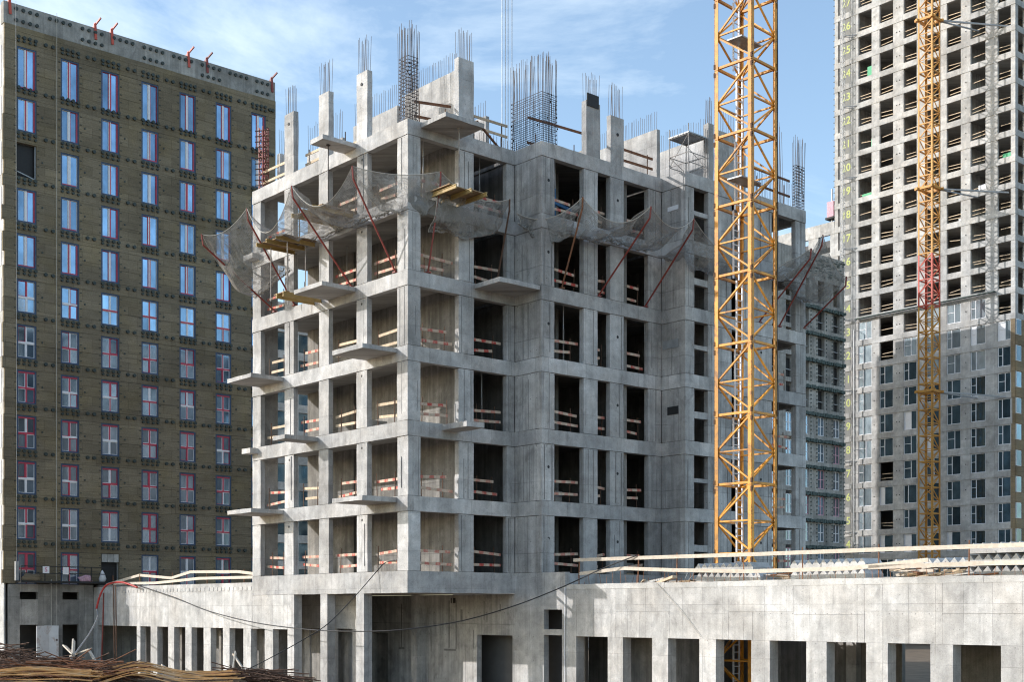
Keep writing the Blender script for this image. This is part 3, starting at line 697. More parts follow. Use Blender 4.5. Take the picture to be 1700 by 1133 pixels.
# concrete behind, parapet, base storey, sunlit side wall
box('wall', (LB0 + 0.10, LBV + 0.30, BASE), (LB1 - 0.02, LBV + 0.5, TOP + 0.1), 'concrete_grey', LB)
box('parapet', (LB0 - 0.05, LBV + 0.06, TOP), (LB1, LBV + 0.5, EYE + 36.65), 'concrete_grey', LB)
pb = MB()
x = LB0 + 0.7; i = 0
while x < LB1 - 0.3:
    pb.disc((x, LBV + 0.06, EYE + 36.35), (0, -1, 0), 0.11, 0.1, 8)
    if (i // 4) % 2 == 0: pb.disc((x, LBV + 0.06, EYE + 35.66), (0, -1, 0), 0.11, 0.1, 8)
    x += 0.42 if i % 4 < 3 else 0.8; i += 1
pb.build('cladding_brackets', 'dark_bracket', LB)['kind'] = 'stuff'
box('side_wall', (LB0 + 0.0, LBV + 0.17, 0), (LB0 + 0.09, LBV + 16, EYE + 36.6), 'concrete_white', LB)
for k in range(12):
    zc = rows[k] - WH[k] + 0.05
    f = box('window', (LB0 - 0.03, LBV + 0.55, zc), (LB0 - 0.002, LBV + 2.2, rows[k]), 'frame_white', LB); box('pane', (LB0 - 0.045, LBV + 0.66, zc + 0.1), (LB0 - 0.032, LBV + 2.1, rows[k] - 0.1), 'glass_dull', f)
box('side_wall', (LB1 - 0.25, LBV + 0.52, 0), (LB1, LBV + 16, EYE + 36.3), 'concrete_grey', LB)
box('roof', (LB0 + 0.1, LBV + 0.51, EYE + 35.4), (LB1 - 0.26, LBV + 16, EYE + 35.7), 'concrete_grey', LB)
box('back_wall', (LB0 + 0.1, LBV + 15.7, 0), (LB1 - 0.26, LBV + 16, EYE + 35.39), 'concrete_grey', LB)
# windows
random.seed(21)
for k, zh in enumerate(rows):
    for i, (a, b) in enumerate(WCOL):
        zl = zh - WH[k]
        if k == 9 and i == 0:      # the one still unglazed
            wv = LBV + 0.24
            o = box('open_window_dark_panel', (a, LBV + 0.28, zl), (b, LBV + 0.298, zh), 'black', LB)  # black panel painted in for the dark room behind
            for p0, p1 in (((a + .06, LBV + .1, zl + .3), (b - .1, LBV + .12, zl + .02)), ((b - .06, LBV + .1, zl), (b - .05, LBV + .12, zh))): bar('prop_board', p0, p1, 0.06, 0.06, 'grey_steel', LB)
            continue
        if k == 0 and i == 2:
            zl = BASE + 0.02
            box('doorway_dark_panel', (a + .05, LBV + 0.28, BASE - 0.8), (b - .05, LBV + 0.298, zh - 0.55), 'black', LB)  # black sheet stands in for the unlit door opening
            for q in range(3): box('hollow_block', (a + .05 + q * .38, LBV + 0.02, zh - 0.54), (a + .05 + q * .38 + .36, LBV + 0.28, zh - 0.03), 'concrete_grey', LB)
            continue
        vf = LBV + 0.02
        fr = MB(); t = 0.095
        for q in ((a, zl, a + t, zh), (b - t, zl, b, zh), (a + t, zl, b - t, zl + t), (a + t, zh - t, b - t, zh)): fr.box((q[0], vf, q[1]), (q[2], vf + 0.2, q[3]))
        F = fr.build('window', 'membrane_blue', LB)
        red = random.random() < (0.85 if k < 6 else 0.5)
        ia, ib, il, ih = a + t, b - t, zl + t, zh - t
        mid = (ia + ib) / 2 + random.uniform(-.02, .02); zc = il + (ih - il) * 0.47
        cross = k < 7
        def fbar(u0, u1, z0, z1, mt, y=0.05): box('frame_bar', (u0, vf + y, z0), (u1, vf + 0.14, z1), mt, F)
        tw = 0.10 if red and k < 5 else 0.06
        c1 = 'tape_red' if random.random() < (0.8 if k < 5 else 0.45) else 'frame_white'
        c2 = 'tape_red' if random.random() < (0.7 if k < 7 else 0.3) else 'frame_white'
        if cross:
            fbar(mid - tw / 2, mid + tw / 2, zc + .05, ih, c1); fbar(mid - .035, mid + .035, il, zc - .05, c2)
            fbar(ia, ib, zc - .05, zc + .05, 'tape_red' if random.random() < .7 else 'frame_white', 0.046)
            boxes = [(ia, mid - tw / 2, zc + .05, ih), (mid + tw / 2, ib, zc + .05, ih), (ia, mid - .035, il, zc - .05), (mid + .035, ib, il, zc - .05)]
        else:
            fbar(mid - .08, mid - .012, il, ih, 'frame_white' if random.random() < .7 else 'tape_red'); fbar(mid - .008, mid + .05, il, ih, c2)
            if random.random() < .55: fbar(ib - .07, ib, il, ih, 'tape_red', 0.03)
            if random.random() < .5: fbar(ia, ib - .07, il, il + .07, 'tape_red', 0.032)
            boxes = [(ia, mid - .09, il, ih), (mid + .05, ib, il, ih)]
        if k < 5 and red: fbar(ia, ib, ih - 0.09, ih, 'tape_red', 0.04)
        for (p, q, r, s) in boxes:
            w_ = 0.035
            rim = MB(); y0, y1 = vf + 0.07, vf + 0.13
            rim.box((p, y0, r), (p + w_, y1, s)); rim.box((q - w_, y0, r), (q, y1, s)); rim.box((p + w_, y0, r), (q - w_, y1, r + w_)); rim.box((p + w_, y0, s - w_), (q - w_, y1, s))
            rim.build('sash', 'frame_white' if random.random() < .68 else 'tape_red', F)
            po = box('pane', (p + w_, vf + 0.105, r + w_), (q - w_, vf + 0.125, s - w_), 'glass_sky_reflection' if k >= 4 else 'glass_dull', F)
# base storey
wz = BASE - 0.05
def wall_v(v, th, u0, u1, z0, z1, ops, mat, parent, name='wall'):
    cuts = sorted({u0, u1, *[o[0] for o in ops], *[o[1] for o in ops]})
    for a, b in zip(cuts, cuts[1:]):
        zz = z0
        for o in sorted([o for o in ops if o[0] <= a + 1e-6 and o[1] >= b - 1e-6], key=lambda o: o[2]):
            if o[2] - zz > .01: box(name, (a, v, zz), (b, v + th, o[2]), mat, parent)
            zz = o[3]
        if z1 - zz > .01: box(name, (a, v, zz), (b, v + th, z1), mat, parent)
wall_v(LBV - 0.0, 0.3, -5.25, -0.004, 0, wz, [(-4.60, -3.50, 0, EYE - 0.92), (-4.60, -3.50, EYE + 0.62, EYE + 1.08), (-1.96, -0.92, 0, EYE - 0.93), (-1.96, -0.92, EYE + 0.62, EYE + 1.08)], 'concrete_base', LB, 'base_wall')
box('base_wall', (0.35, LBV + 0.1, 0), (LB1, LBV + 0.3, wz), 'concrete_base', LB)
box('inner_wall', (-5.2, LBV + 2.8, 0), (12, LBV + 3.0, wz), 'interior_shade', LB)
box('floor_slab', (-5.2, LBV + 0.31, EYE - 0.7), (12, LBV + 2.79, EYE - 0.5), 'interior_shade', LB)
for u in (-2.7,): box('pipe', (u, LBV - 0.05, 0), (u + 0.05, LBV - 0.004, wz + 0.3), 'rope', LB)

# work platform hung along the foot of the brown block, with its clutter
HP = thing('suspended_platform', (-2, LBV - 0.8, EYE + 1.6), 'black suspended work platform hung across the brown wall above the concrete base', 'work platform')
box('deck', (-4.9, LBV - 1.0, EYE + 1.62), (0.9, LBV - 0.1, EYE + 1.74), 'black', HP)
for z in (2.2, 2.62): bar('rail', (-4.9, LBV - 1.0, EYE + z), (0.9, LBV - 1.0, EYE + z), 0.05, 0.05, 'black', HP)
for u in (-4.9, -3.45, -2.0, -0.55, 0.9): bar('post', (u, LBV - 1.0, EYE + 1.74), (u, LBV - 1.0, EYE + 2.64), 0.05, 0.05, 'black', HP)
sg = box('number_sign', (-3.6, LBV - 1.05, EYE + 2.2), (-3.2, LBV - 1.028, EYE + 2.62), 'frame_white', HP)
def text(name, s, size, loc, rot, mat, parent, depth=0.004):
    cu = bpy.data.curves.new('t', 'FONT'); cu.body = s; cu.size = size; cu.extrude = depth; cu.align_x = 'CENTER'; cu.align_y = 'CENTER'; cu.offset = size * 0.015
    tmp = bpy.data.objects.new('t', cu); COL.objects.link(tmp); dg = bpy.context.evaluated_depsgraph_get()
    me = bpy.data.meshes.new_from_object(tmp.evaluated_get(dg)); bpy.data.objects.remove(tmp); me.materials.clear(); me.materials.append(M[mat])
    o = bpy.data.objects.new(name, me); COL.objects.link(o); o.location = loc; o.rotation_euler = rot
    if parent is not None: adopt(o, parent)
    return o
text('numeral', '5', 0.36, (-3.4, LBV - 1.056, EYE + 2.41), (R(90), 0, 0), 'pink_print', sg)
box('notice_board', (-2.36, LBV - 1.05, EYE + 2.15), (-2.0, LBV - 1.028, EYE + 2.6), 'frame_white', HP)
def heap(name, c, r, mat, parent, seed, n=14):
    bm = bmesh.new(); bmesh.ops.create_icosphere(bm, subdivisions=2, radius=1.0)
    for v in bm.verts:
        k = 1 + 0.45 * noise.noise(Vector(v.co) * 1.7 + Vector((seed, 0, 0))); v.co = Vector((v.co.x * r[0] * k, v.co.y * r[1] * k, max(v.co.z, -0.35) * r[2] * k))
    me = bpy.data.meshes.new('m'); bm.to_mesh(me); bm.free(); me.materials.append(M[mat]); me.polygons.foreach_set('use_smooth', [True] * len(me.polygons))
    o = bpy.data.objects.new(name, me); COL.objects.link(o); o.location = c
    if parent is not None: adopt(o, parent)
    return o
tag(heap('crumpled_sheeting', (-0.75, LBV - 0.55, EYE + 1.86), (0.5, 0.3, 0.3), 'cloth_pink', None, 3), 'crumpled pink and white sheeting lying on the black hung platform', 'sheeting')
tag(heap('wool_offcuts', (-4.1, LBV - 0.55, EYE + 1.86), (0.6, 0.3, 0.35), 'mineral_wool_tan', None, 5), 'heap of brown insulation offcuts on the left end of the platform', 'offcuts')
tag(heap('rubbish_sack', (0.35, LBV - 0.6, EYE + 1.93), (0.18, 0.18, 0.55), 'frame_white', None, 8), 'white rubbish sack standing at the right end of the platform', 'sack')
hz = thing('platform_hoist', (-5.0, LBV - 0.7, EYE + 1.74), 'grey hoist unit with hanging rope at the left end of the platform', 'hoist')
box('motor', (-5.12, LBV - 0.75, EYE + 1.75), (-4.92, LBV - 0.55, EYE + 2.9), 'grey_steel', hz); bar('rope', (-5.02, LBV - 0.65, EYE + 2.9), (-5.02, LBV - 0.5, EYE + 36.6), 0.015, 0.015, 'grey_steel', hz)
hz2 = bar('platform_rope', (-2.55, LBV - 0.5, 2.2), (-2.5, LBV - 0.45, EYE + 36.6), 0.022, 0.022, 'rope'); tag(hz2, 'thin pale rope hanging down the brown facade to the ground', 'rope')
# orange suspension brackets on the roof edge
for n, (u, mt, lab) in enumerate(((-5.2, 'crane_red', 'orange roof bracket at the left corner of the brown block'), (0.15, 'crane_red', 'left one of two close orange roof brackets on the brown block'), (1.25, 'crane_red', 'right one of two close orange roof brackets on the brown block'), (6.55, 'crane_red', 'orange roof bracket right of the middle of the brown block'), (7.9, 'pole_red', 'dark red roof bracket beside the orange one on the brown block'), (12.85, 'pole_red', 'dark red roof bracket at the right corner of the brown block'))):
    t = thing('roof_bracket', (u, LBV + 0.3, EYE + 36.65), lab, 'bracket', 'suspension brackets on the roof edge')
    bar('post', (u, LBV + 0.3, EYE + 36.65), (u + .05, LBV + 0.1, EYE + 37.0), 0.11, 0.11, mt, t)
    bar('arm', (u - .02, LBV + 0.4, EYE + 36.72), (u + .2, LBV - 0.35, EYE + 37.2), 0.09, 0.09, mt, t)
    bar('stay', (u, LBV + 0.045, EYE + 36.9), (u + .03, LBV - 0.02, EYE + 35.9), 0.16, 0.05, mt, t)
# ------------------------------------------------------------------ tall tower on the right
RU = 107.07
RT = thing('residential_tower', (117, 40, 0), 'tall pale concrete tower with rows of square openings and painted storey numbers', 'building')
RV0, RV1 = 28.42, 52.83
ROP = [(47.36, 49.30), (44.31, 46.24), (41.03, 42.85), (37.95, 39.75), (35.20, 37.04), (32.07, 33.97), (28.96, 30.58)]
NF = 28
def fl(n): return EYE + 8.2 + (n - 4) * 3.0       # mid height of a storey's openings
OZ0, OZ1 = -1.22, 1.08
slots = [(50.42, 51.72), (52.02, 52.34)]
allop = sorted(ROP + slots)
cuts = [RV0] + [e for o in allop for e in o] + [RV1]
ztop = fl(NF) + 1.8
for a, b in zip(cuts[0::2], cuts[1::2]):
    box('column', (RU + random.uniform(.0, .03), a, 0), (RU + 0.35, b, ztop), 'concrete_tower', RT)
for n in range(0, NF + 1):
    zb = fl(n) + OZ1; zt = fl(n + 1) + OZ0
    box('beam', (RU - 0.035 - random.uniform(0, .012), RV0 - 0.03, zb), (RU + 0.36, RV1 + 0.01, zt), 'concrete_tower', RT)
    if n >= 12 or n < 4: box('slab', (RU + 0.37, RV0 + 0.3, zt - 0.25), (RU + 15, RV1 - 0.1, zt - 0.02), 'concrete_slab', RT)
box('back_wall', (RU + 5.2, RV0 + 0.4, 0), (RU + 5.4, RV1 - 0.2, ztop), 'interior_shade', RT)
for vv in (34.55, 40.4, 43.55, 49.8): box('inner_wall', (RU + 0.37, vv, 0), (RU + 5.19, vv + 0.25, ztop), 'concrete_wall', RT)
box('side_wall', (RU + 0.36, RV1 - 0.3, 0), (RU + 16, RV1 - 0.02, ztop), 'concrete_tower', RT)
# its shaded right-hand front
for a, b in ((0.36, 0.7), (2.3, 3.4), (5.1, 6.2), (8.0, 9.0), (11, 16)): box('column', (RU + a, RV0 + 0.02, 0), (RU + b, RV0 + 0.3, ztop), 'concrete_tower', RT)
for n in range(0, NF + 1): box('beam', (RU + 0.37, RV0 - 0.02, fl(n) + OZ1), (RU + 16, RV0 + 0.29, fl(n + 1) + OZ0), 'concrete_tower', RT)
# lower wing reaching left
for a, b in ((52.85, 53.54), (55.35, 56.9), (58.7, 60.2), (62.0, 64)): box('column', (RU + 0.01, a, 0), (RU + 0.35, b, EYE + 49.0), 'concrete_tower', RT)
for n in range(0, 18): box('beam', (RU - 0.03, 52.86, fl(n) + OZ1), (RU + 0.36, 64, fl(n + 1) + OZ0 if n < 17 else EYE + 49.9), 'concrete_tower', RT)
box('back_wall', (RU + 4, 52.86, 0), (RU + 4.2, 64, EYE + 48.9), 'interior_shade', RT)
# storey numbers: dark board with the painted figures
for n in range(4, NF):
    bd = box('number_board', (RU + 0.06, 50.42, fl(n) + OZ0), (RU + 0.2, 51.72, fl(n) + OZ1), 'number_board', RT)
    s = str(n)
    text('numeral', s, 1.35, (RU + 0.05, 51.14 if len(s) == 2 else 50.82, fl(n) + (0.05)), (R(90), 0, R(-90)), 'number_paint', bd, 0.006)
# glazing on the lower storeys, boards across the open ones
random.seed(5)
def rt_window(a, b, z0, z1, gm):
    t = 0.07; vf = RU + 0.10
    fr = MB()
    for q in ((a, z0, a + t, z1), (b - t, z0, b, z1), (a + t, z0, b - t, z0 + t), (a + t, z1 - t, b - t, z1)): fr.box((vf, q[0], q[1]), (vf + .12, q[2], q[3]))
    F = fr.build('window', 'frame_white', RT)
    split = b - (b - a) * random.choice((0.33, 0.36, 0.55))
    box('mullion', (vf + .005, split - .04, z0 + t), (vf + .11, split + .04, z1 - t), 'frame_white', F)
    if random.random() < .8: box('transom', (vf + .007, split + .04, z0 + (z1 - z0) * .55), (vf + .1, b - t, z0 + (z1 - z0) * .55 + .06), 'frame_white', F)
    film = random.random() < 0.18
    box('pane', (vf + .05, a + t, z0 + t), (vf + .07, split - .04, z1 - t), gm, F)
    box('pane', (vf + .05, split + .04, z0 + t), (vf + .07, b - t, z1 - t), 'frame_white' if film else gm, F)
rtb = 0
RB = []
for n in range(3, NF + 1):
    for i, (a, b) in enumerate(ROP):
        z0, z1 = fl(n) + OZ0, fl(n) + OZ1
        glazed = n <= 12
        if n == 13: glazed = i in (4, 5)
        if (n == 12 and i in (1, 2, 6)) or (n == 13 and i in (1, 2, 6)) or (n, i) in ((8, 1), (5, 1), (7, 1)): glazed = (n, i) in ((8, 1), (12, 6), (12, 2))
        if (n, i) == (7, 1) : glazed = False
        if n == 13 and i in (0, 3): glazed = True
        if glazed: rt_window(a + .02, b - .02, z0 + .02, z1 - .02, 'glass_pale_reflection' if (n >= 12 or i == 0 or (n == 11 and random.random() < .5)) else 'glass_tower')
        else: RB.append((n, i, a, b, z0))
for n, i, a, b, z0 in RB:
    for h in (0.42, 0.86):
        if random.random() < 0.12: continue
        e0 = a + random.choice((0, 0, 0.2)); e1 = b - random.choice((0, 0, .3))
        bar('guard_board', (RU + .22, e0, z0 + h + random.uniform(-.1, .1)), (RU + .25, e1, z0 + h + random.uniform(-.1, .1)), 0.04, 0.075, 'timber', RT)
# work ledge between glazed and open storeys
bar('work_ledge', (RU - 0.45, 49.4, fl(14) + OZ0 - 0.35), (RU - 0.45, 30.6, fl(14) + OZ0 - 0.3), 0.5, 0.09, 'ledge_green', RT)
for n, i, mt, w, h in ((24, 0, 'green_sheet', 0.65, 1.2), (21, 0, 'green_sheet', 0.12, 1.0), (19, 0, 'green_sheet', 1.4, 0.35), (19, 6, 'green_sheet', 1.0, 0.5), (18, 5, 'frame_white', 0.9, 0.6), (27, 5, 'frame_white', 0.3, 0.5), (17, 4, 'frame_white', .3, .3)):
    a, b = ROP[i]; box('stored_sheet', (RU + .12, a + .03, fl(n) + OZ0 + .01), (RU + .2, a + .03 + w, fl(n) + OZ0 + h), mt, RT)
# tan insulation at the foot of the right corner
for n in range(0, 13):
    for (a, b) in ((27.6, 28.36),):
        box('insulation_panel', (RU - 0.11 - random.uniform(0, .02), RV0 - random.uniform(.03, .05), fl(n) - 1.9 + 0.01), (RU - 0.05, RV0 + random.choice((0.42, 0.5, 0.3)), fl(n) + 1.08), 'mineral_wool_tan', RT)
    box('insulation_panel', (RU - 0.04, RV0 - 0.16, fl(n) - 1.9), (RU + 8, RV0 - 0.035, fl(n) - 0.75), 'mineral_wool_tan', RT); box('insulation_panel', (RU + 1.3, RV0 - 0.16, fl(n) - 0.745), (RU + 8, RV0 - 0.035, fl(n) + 1.08), 'mineral_wool_tan', RT)
    w = box('window', (RU + 0.1, RV0 - 0.08, fl(n) - 0.74), (RU + 1.29, RV0 + 0.0, fl(n) + 1.07), 'frame_white', RT)
    box('pane', (RU + 0.18, RV0 - 0.095, fl(n) - 0.66), (RU + 1.2, RV0 - 0.082, fl(n) + 1.0), 'glass_tower', w)
# little anchors along the tower's left edge
an = MB()
for n in range(1, NF + 1):
    for q in range(4): an.box((RU + 0.05, RV1, fl(n) - 1.2 + q * 0.75), (RU + 0.15, RV1 + 0.22, fl(n) - 1.12 + q * 0.75))
an.build('edge_anchors', 'dark_bracket', RT)['kind'] = 'stuff'
# black discs for the shade in tie holes on the tower's piers
th = MB()
for n in range(3, NF + 1):
    for vv in (47.0, 43.8, 43.4, 34.55, 49.9): th.disc((RU, vv, fl(n) - 0.1), (-1, 0, 0), 0.07, 0.03, 6)
th.build('tie_hole_dark_disc', 'black', RT)['kind'] = 'stuff'

# hoist mast climbing the tower's left edge
def lattice(mb, c, w, z0, z1, step, t):
    x, y = c; h = w / 2
    P = [(x - h, y - h), (x + h, y - h), (x + h, y + h), (x - h, y + h)]
    z = z0; k = 0
    while z < z1 - 1e-3:
        for i in range(4):
            a, b = P[i], P[(i + 1) % 4]
            mb.bar((a[0], a[1], z), (b[0], b[1], z), t)
            if (k + i) % 2: a, b = b, a
            mb.bar((a[0], a[1], z), (b[0], b[1], min(z + step, z1)), t * .9)
        z += step; k += 1
    return P
HM = thing('hoist_mast', (RU - 1.0, 50.95, 0), 'slim pale lattice hoist mast climbing the left edge of the tower', 'hoist mast')
mb = MB(); P = lattice(mb, (RU - 1.0, 50.95), 0.42, 0.0, fl(NF), 0.75, 0.035); mb.build('lattice', 'light_steel', HM)['kind'] = 'stuff'
for p in P: bar('chord', (p[0], p[1], 0), (p[0], p[1], fl(NF)), 0.06, 0.06, 'light_steel', HM)
for n in range(4, NF, 3):
    bar('wall_tie', (RU - 0.9, 50.8, fl(n) + 1.5), (RU, 49.4, fl(n) + 1.5), 0.08, 0.08, 'grey_steel', HM); bar('wall_tie', (RU - 0.9, 51.1, fl(n) + 1.5), (RU, 49.9, fl(n) + 1.3), 0.06, 0.06, 'grey_steel', HM)
bar('cable_guide', (RU - 0.9, 49.4, 0), (RU - 0.9, 49.35, fl(13)), 0.16, 0.1, 'grey_steel', HM)
for n in range(1, 14): bar('guide_bracket', (RU - 0.9, 49.4, fl(n)), (RU, 49.4, fl(n)), 0.05, 0.05, 'grey_steel', HM)
hc = thing('hoist_cabin', (RU + 0.2, 53.6, fl(18)), 'small red and white hoist cabin on the edge of the tower wing', 'hoist cabin')
box('body', (RU + 0.1, 53.1, EYE + 50.6), (RU + 1.0, 54.1, EYE + 52.6), 'cloth_pink', hc); box('base', (RU, 53.0, EYE + 50.35), (RU + 1.1, 54.3, EYE + 50.6), 'black', hc); bar('mast', (RU + .5, 53.6, EYE + 49.95), (RU + .5, 53.6, EYE + 54.3), 0.14, 0.14, 'grey_steel', hc)

# ------------------------------------------------------------------ grey block with ledges, behind the frame building
MV = 42.27
MBD = thing('ledged_apartment_block', (88, 48, 0), 'narrow grey block with dark ledges at every storey behind the yellow crane', 'building')
mz = [EYE + 34.12 - 3.0 * k for k in range(13)]    # ledge heights, top first
MU0, MU1 = 74.0, 93.84
MC = [(79.9, 81.2), (82.9, 84.1), (85.9, 87.1), (88.79, 90.01), (91.72, 92.95)]
cuts = [MU0] + [e for o in MC for e in o] + [MU1]
for a, b in zip(cuts[0::2], cuts[1::2]): box('column', (a, MV + random.uniform(0, .03), 0), (b, MV + 0.4, EYE + 37.2), 'concrete_grey', MBD)
box('parapet', (MU0, MV - 0.02, EYE + 37.2), (MU1, MV + 0.4, EYE + 40.2), 'concrete_grey', MBD)
for k, z in enumerate(mz):
    box('beam', (MU0, MV - 0.02, z + 0.06), (MU1, MV + 0.4, z + 0.55), 'concrete_grey', MBD)
    lg = MB()
    for q in range(int((MU1 - 84) / 0.22)):
        u = 84 + q * 0.22; lg.box((u, MV - 0.30 - random.uniform(0, .14), z - 0.28 + random.uniform(-.07, .07)), (u + 0.19, MV - 0.021, z + 0.05 + random.uniform(-.05, .08)))
    lg.build('ledge', 'ledge_green', MBD)['kind'] = 'stuff'
    for i, (a, b) in enumerate(MC):
        z0, z1 = z - 3.0 + 0.56, z - 0.3
        if k < 4:
            box('open_slot_dark_panel', (a, MV + 0.41, z0), (b, MV + 0.44, z1), 'black', MBD)  # black sheet behind the slot in place of interior shade
            bar('guard_board', (a, MV + .2, z0 + .9), (b, MV + .2, z0 + .85), .04, .09, 'grey_steel', MBD)
        else:
            fr = MB()
            for q in ((a, z0, a + .09, z1), (b - .09, z0, b, z1), (a + .09, z0, b - .09, z0 + .09), (a + .09, z1 - .09, b - .09, z1), ((a + b) / 2 - .07, z0 + .09, (a + b) / 2 + .07, z1 - .09), (a + .09, z0 + 1.0, (a + b) / 2 - .07, z0 + 1.08), ((a + b) / 2 + .07, z0 + 1.0, b - .09, z0 + 1.08)): fr.box((q[0], MV + .1, q[1]), (q[2], MV + .2, q[3]))
            F = fr.build('window', 'cloth_pink' if random.random() < .35 else 'frame_white', MBD)
            box('pane', (a + .09, MV + .15, z0 + .09), (b - .09, MV + .17, z1 - .09), 'glass_dull', F)
sb = MB()
for k in range(12):
    for u in (84.6, 85.6, 87.4, 88.5, 90.3, 91.4, 93.1, 93.75):
        for q in range(5): sb.box((u, MV - .1, mz[k] - 2.4 + q * .45), (u + .1, MV, mz[k] - 2.28 + q * .45))
for _ in range(160):
    u = random.uniform(84, MU1 - .3); z = random.uniform(EYE + 37.6, EYE + 39.9); sb.box((u, MV - .08, z), (u + random.uniform(.15, .5), MV - .022, z + .1))
sb.build('cladding_brackets', 'ledge_green', MBD)['kind'] = 'stuff'
box('side_wall', (MU1 - 0.3, MV + 0.41, 0), (MU1, MV + 13, EYE + 40), 'concrete_grey', MBD)
box('back_wall', (MU0, MV + 12.6, 0), (MU1 - .31, MV + 13, EYE + 40), 'concrete_grey', MBD)
box('roof', (MU0, MV + 0.41, EYE + 39), (MU1 - .31, MV + 12.59, EYE + 39.3), 'concrete_grey', MBD)

# two more blocks of the estate, mostly hidden by the frame building
def far_block(label, a, b, zt, mat, pitch=3.2, gl='glass_tower'):
    t = thing('apartment_block', ((a[0] + b[0]) / 2, (a[1] + b[1]) / 2, 0), label, 'building')
    nf = int(zt / 3.0)
    box('wall', (a[0] + .3, a[1] + .3, 0), (b[0], b[1], zt - .01), mat, t)
    for n in range(nf + 1):
        z0 = n * 3.0 - 0.35 if n else 0; z1 = min(n * 3.0 + 0.55, zt)
        box('beam', (a[0], a[1], z0), (a[0] + .29, b[1], z1), mat, t); box('beam', (a[0] + .295, a[1], z0), (b[0], a[1] + .29, z1), mat, t)
    for ax in (0, 1):
        lo, hi = a[1 - ax], b[1 - ax]
        n = int((hi - lo) / pitch)
        for q in range(n + 1):
            s = lo + q * pitch
            if ax == 0: box('pier', (a[0] + .02, s + .31, 0), (a[0] + .28, min(s + 1.6, hi), zt - .3), mat, t)
            else: box('pier', (s + .31, a[1] + .02, 0), (min(s + 1.6, hi), a[1] + .28, zt - .3), mat, t)
    for n in range(nf):
        box('window_strip', (a[0] + .26, a[1] + .31, n * 3 + .56), (a[0] + .299, b[1], n * 3 + 2.6), gl, t); box('window_strip', (a[0] + .31, a[1] + .26, n * 3 + .56), (b[0], a[1] + .299, n * 3 + 2.6), gl, t)
far_block('grey apartment block hidden behind the frame building, shading the tower', (60, 50.0), (77, 72.2), EYE + 47.5, 'concrete_grey')
far_block('distant white apartment block glimpsed through the left bays of the frame', (38, 83), (56, 97), EYE + 35, 'concrete_white')

# ------------------------------------------------------------------ cranes
def mast(label, F, ang, side, z0, nsec, sh, leg, mats, fine=False, red=()):
    t = thing('tower_crane_mast', (F[0] + side * .5, F[1] + side * .5, z0), label, 'tower crane', 'tower crane masts')
    ex = Vector((math.cos(ang), math.sin(ang), 0)); ey = Vector((-math.sin(ang), math.cos(ang), 0))
    o = Vector((F[0], F[1], 0)); C = [o, o + ex * side, o + ex * side + ey * side, o + ey * side]
    cen = (C[0] + C[2]) / 2
    D = [(ex, ey), (-ex, ey), (-ex, -ey), (ex, -ey)]
    lat = {}
    for s in range(nsec):
        za = z0 + s * sh; zb = za + sh; mt = mats[1] if s in red else mats[0]
        for i in range(4):
            a, b = D[i]; c = C[i]; th = leg * 0.14
            lm = MB(); f = C[i]
            for d1, d2 in ((a, b), (b, a)):
                p = [f, f + d1 * leg, f + d1 * leg + d2 * th, f + d2 * th]
                vs = [(q.x, q.y, za + .012) for q in p] + [(q.x, q.y, zb - .012) for q in p]
                lm.add(vs, BOXF)
            lm.build('leg', mt, t)
            # joint pads and bolts on the leg
            if not fine:
                jb = MB(); q = f - (a + b) * 0.02
                for zz in (za + .08, zb - .28): jb.bar((q + (a + b) * .03).to_tuple()[:2] + (zz,), (q + (a + b) * .03).to_tuple()[:2] + (zz + .2,), .07)
                jb.build('joint_pin', 'rust_dark', t)
        for i in range(4):
            j = (i + 1) % 4
            n = (C[i] + C[j]) / 2 - cen; n.normalize()
            A = C[i] - n * leg * .45; B_ = C[j] - n * leg * .45
            dd = (B_ - A).normalized(); A = A + dd * leg * .5; B_ = B_ - dd * leg * .5
            flip = i % 2
            if flip: A, B_ = B_, A
            zm = (za + zb) / 2
            prs = [((A, za + .1), (B_, za + .1), 1.5), ((B_, zb - .05 if False else zm), (A, zm), 0.9), ((A, zb - .02), (B_, zm + .05), 1.0), ((B_, zm - .05), (A, za + .2), 1.0)]
            for (p, zp), (q, zq), k in prs:
                if fine: lat.setdefault(mt, MB()).bar((p.x, p.y, zp), (q.x, q.y, zq), leg * .42 * k)
                else: bar('brace', (p.x, p.y, zp), (q.x, q.y, zq), leg * .36 * (k if k > 1 else 1), leg * .36 * k, mt, t)
            if not fine:
                for P_, zz in ((A, za + .1), (A, zb - .1), (B_, zm)):
                    d2 = (B_ - A).normalized() * (1 if P_ is A else -1)
                    g = MB(); x = n * .012
                    p3 = [P_ - d2 * .02, P_ + d2 * .22, P_ + d2 * .05]
                    zs3 = [zz, zz, zz - .26 if zz < zm else zz + .24] if P_ is A else [zz - .16, zz, zz + .16]
                    vs = [tuple(Vector((v.x, v.y, z)) + x) for v, z in zip(p3, zs3)] + [tuple(Vector((v.x, v.y, z)) - x) for v, z in zip(p3, zs3)]
                    g.add(vs, [(0, 1, 2), (5, 4, 3), (0, 3, 4, 1), (1, 4, 5, 2), (2, 5, 3, 0)]); g.build('gusset', mt, t)
    for mt, mbb in lat.items(): mbb.build('bracing', mt, t)['kind'] = 'stuff'
    return t, C, ex, ey
random.seed(3)
CR, CC, ex, ey = mast('large orange tower crane mast rising before the frame building', (9.78, -11.10), R(4), 1.92, 0.30, 11, 3.0, 0.19, ('crane_yellow', 'crane_red'))
box('foundation', (9.2, -11.7, 0), (12.4, -8.6, 0.295), 'concrete', CR)
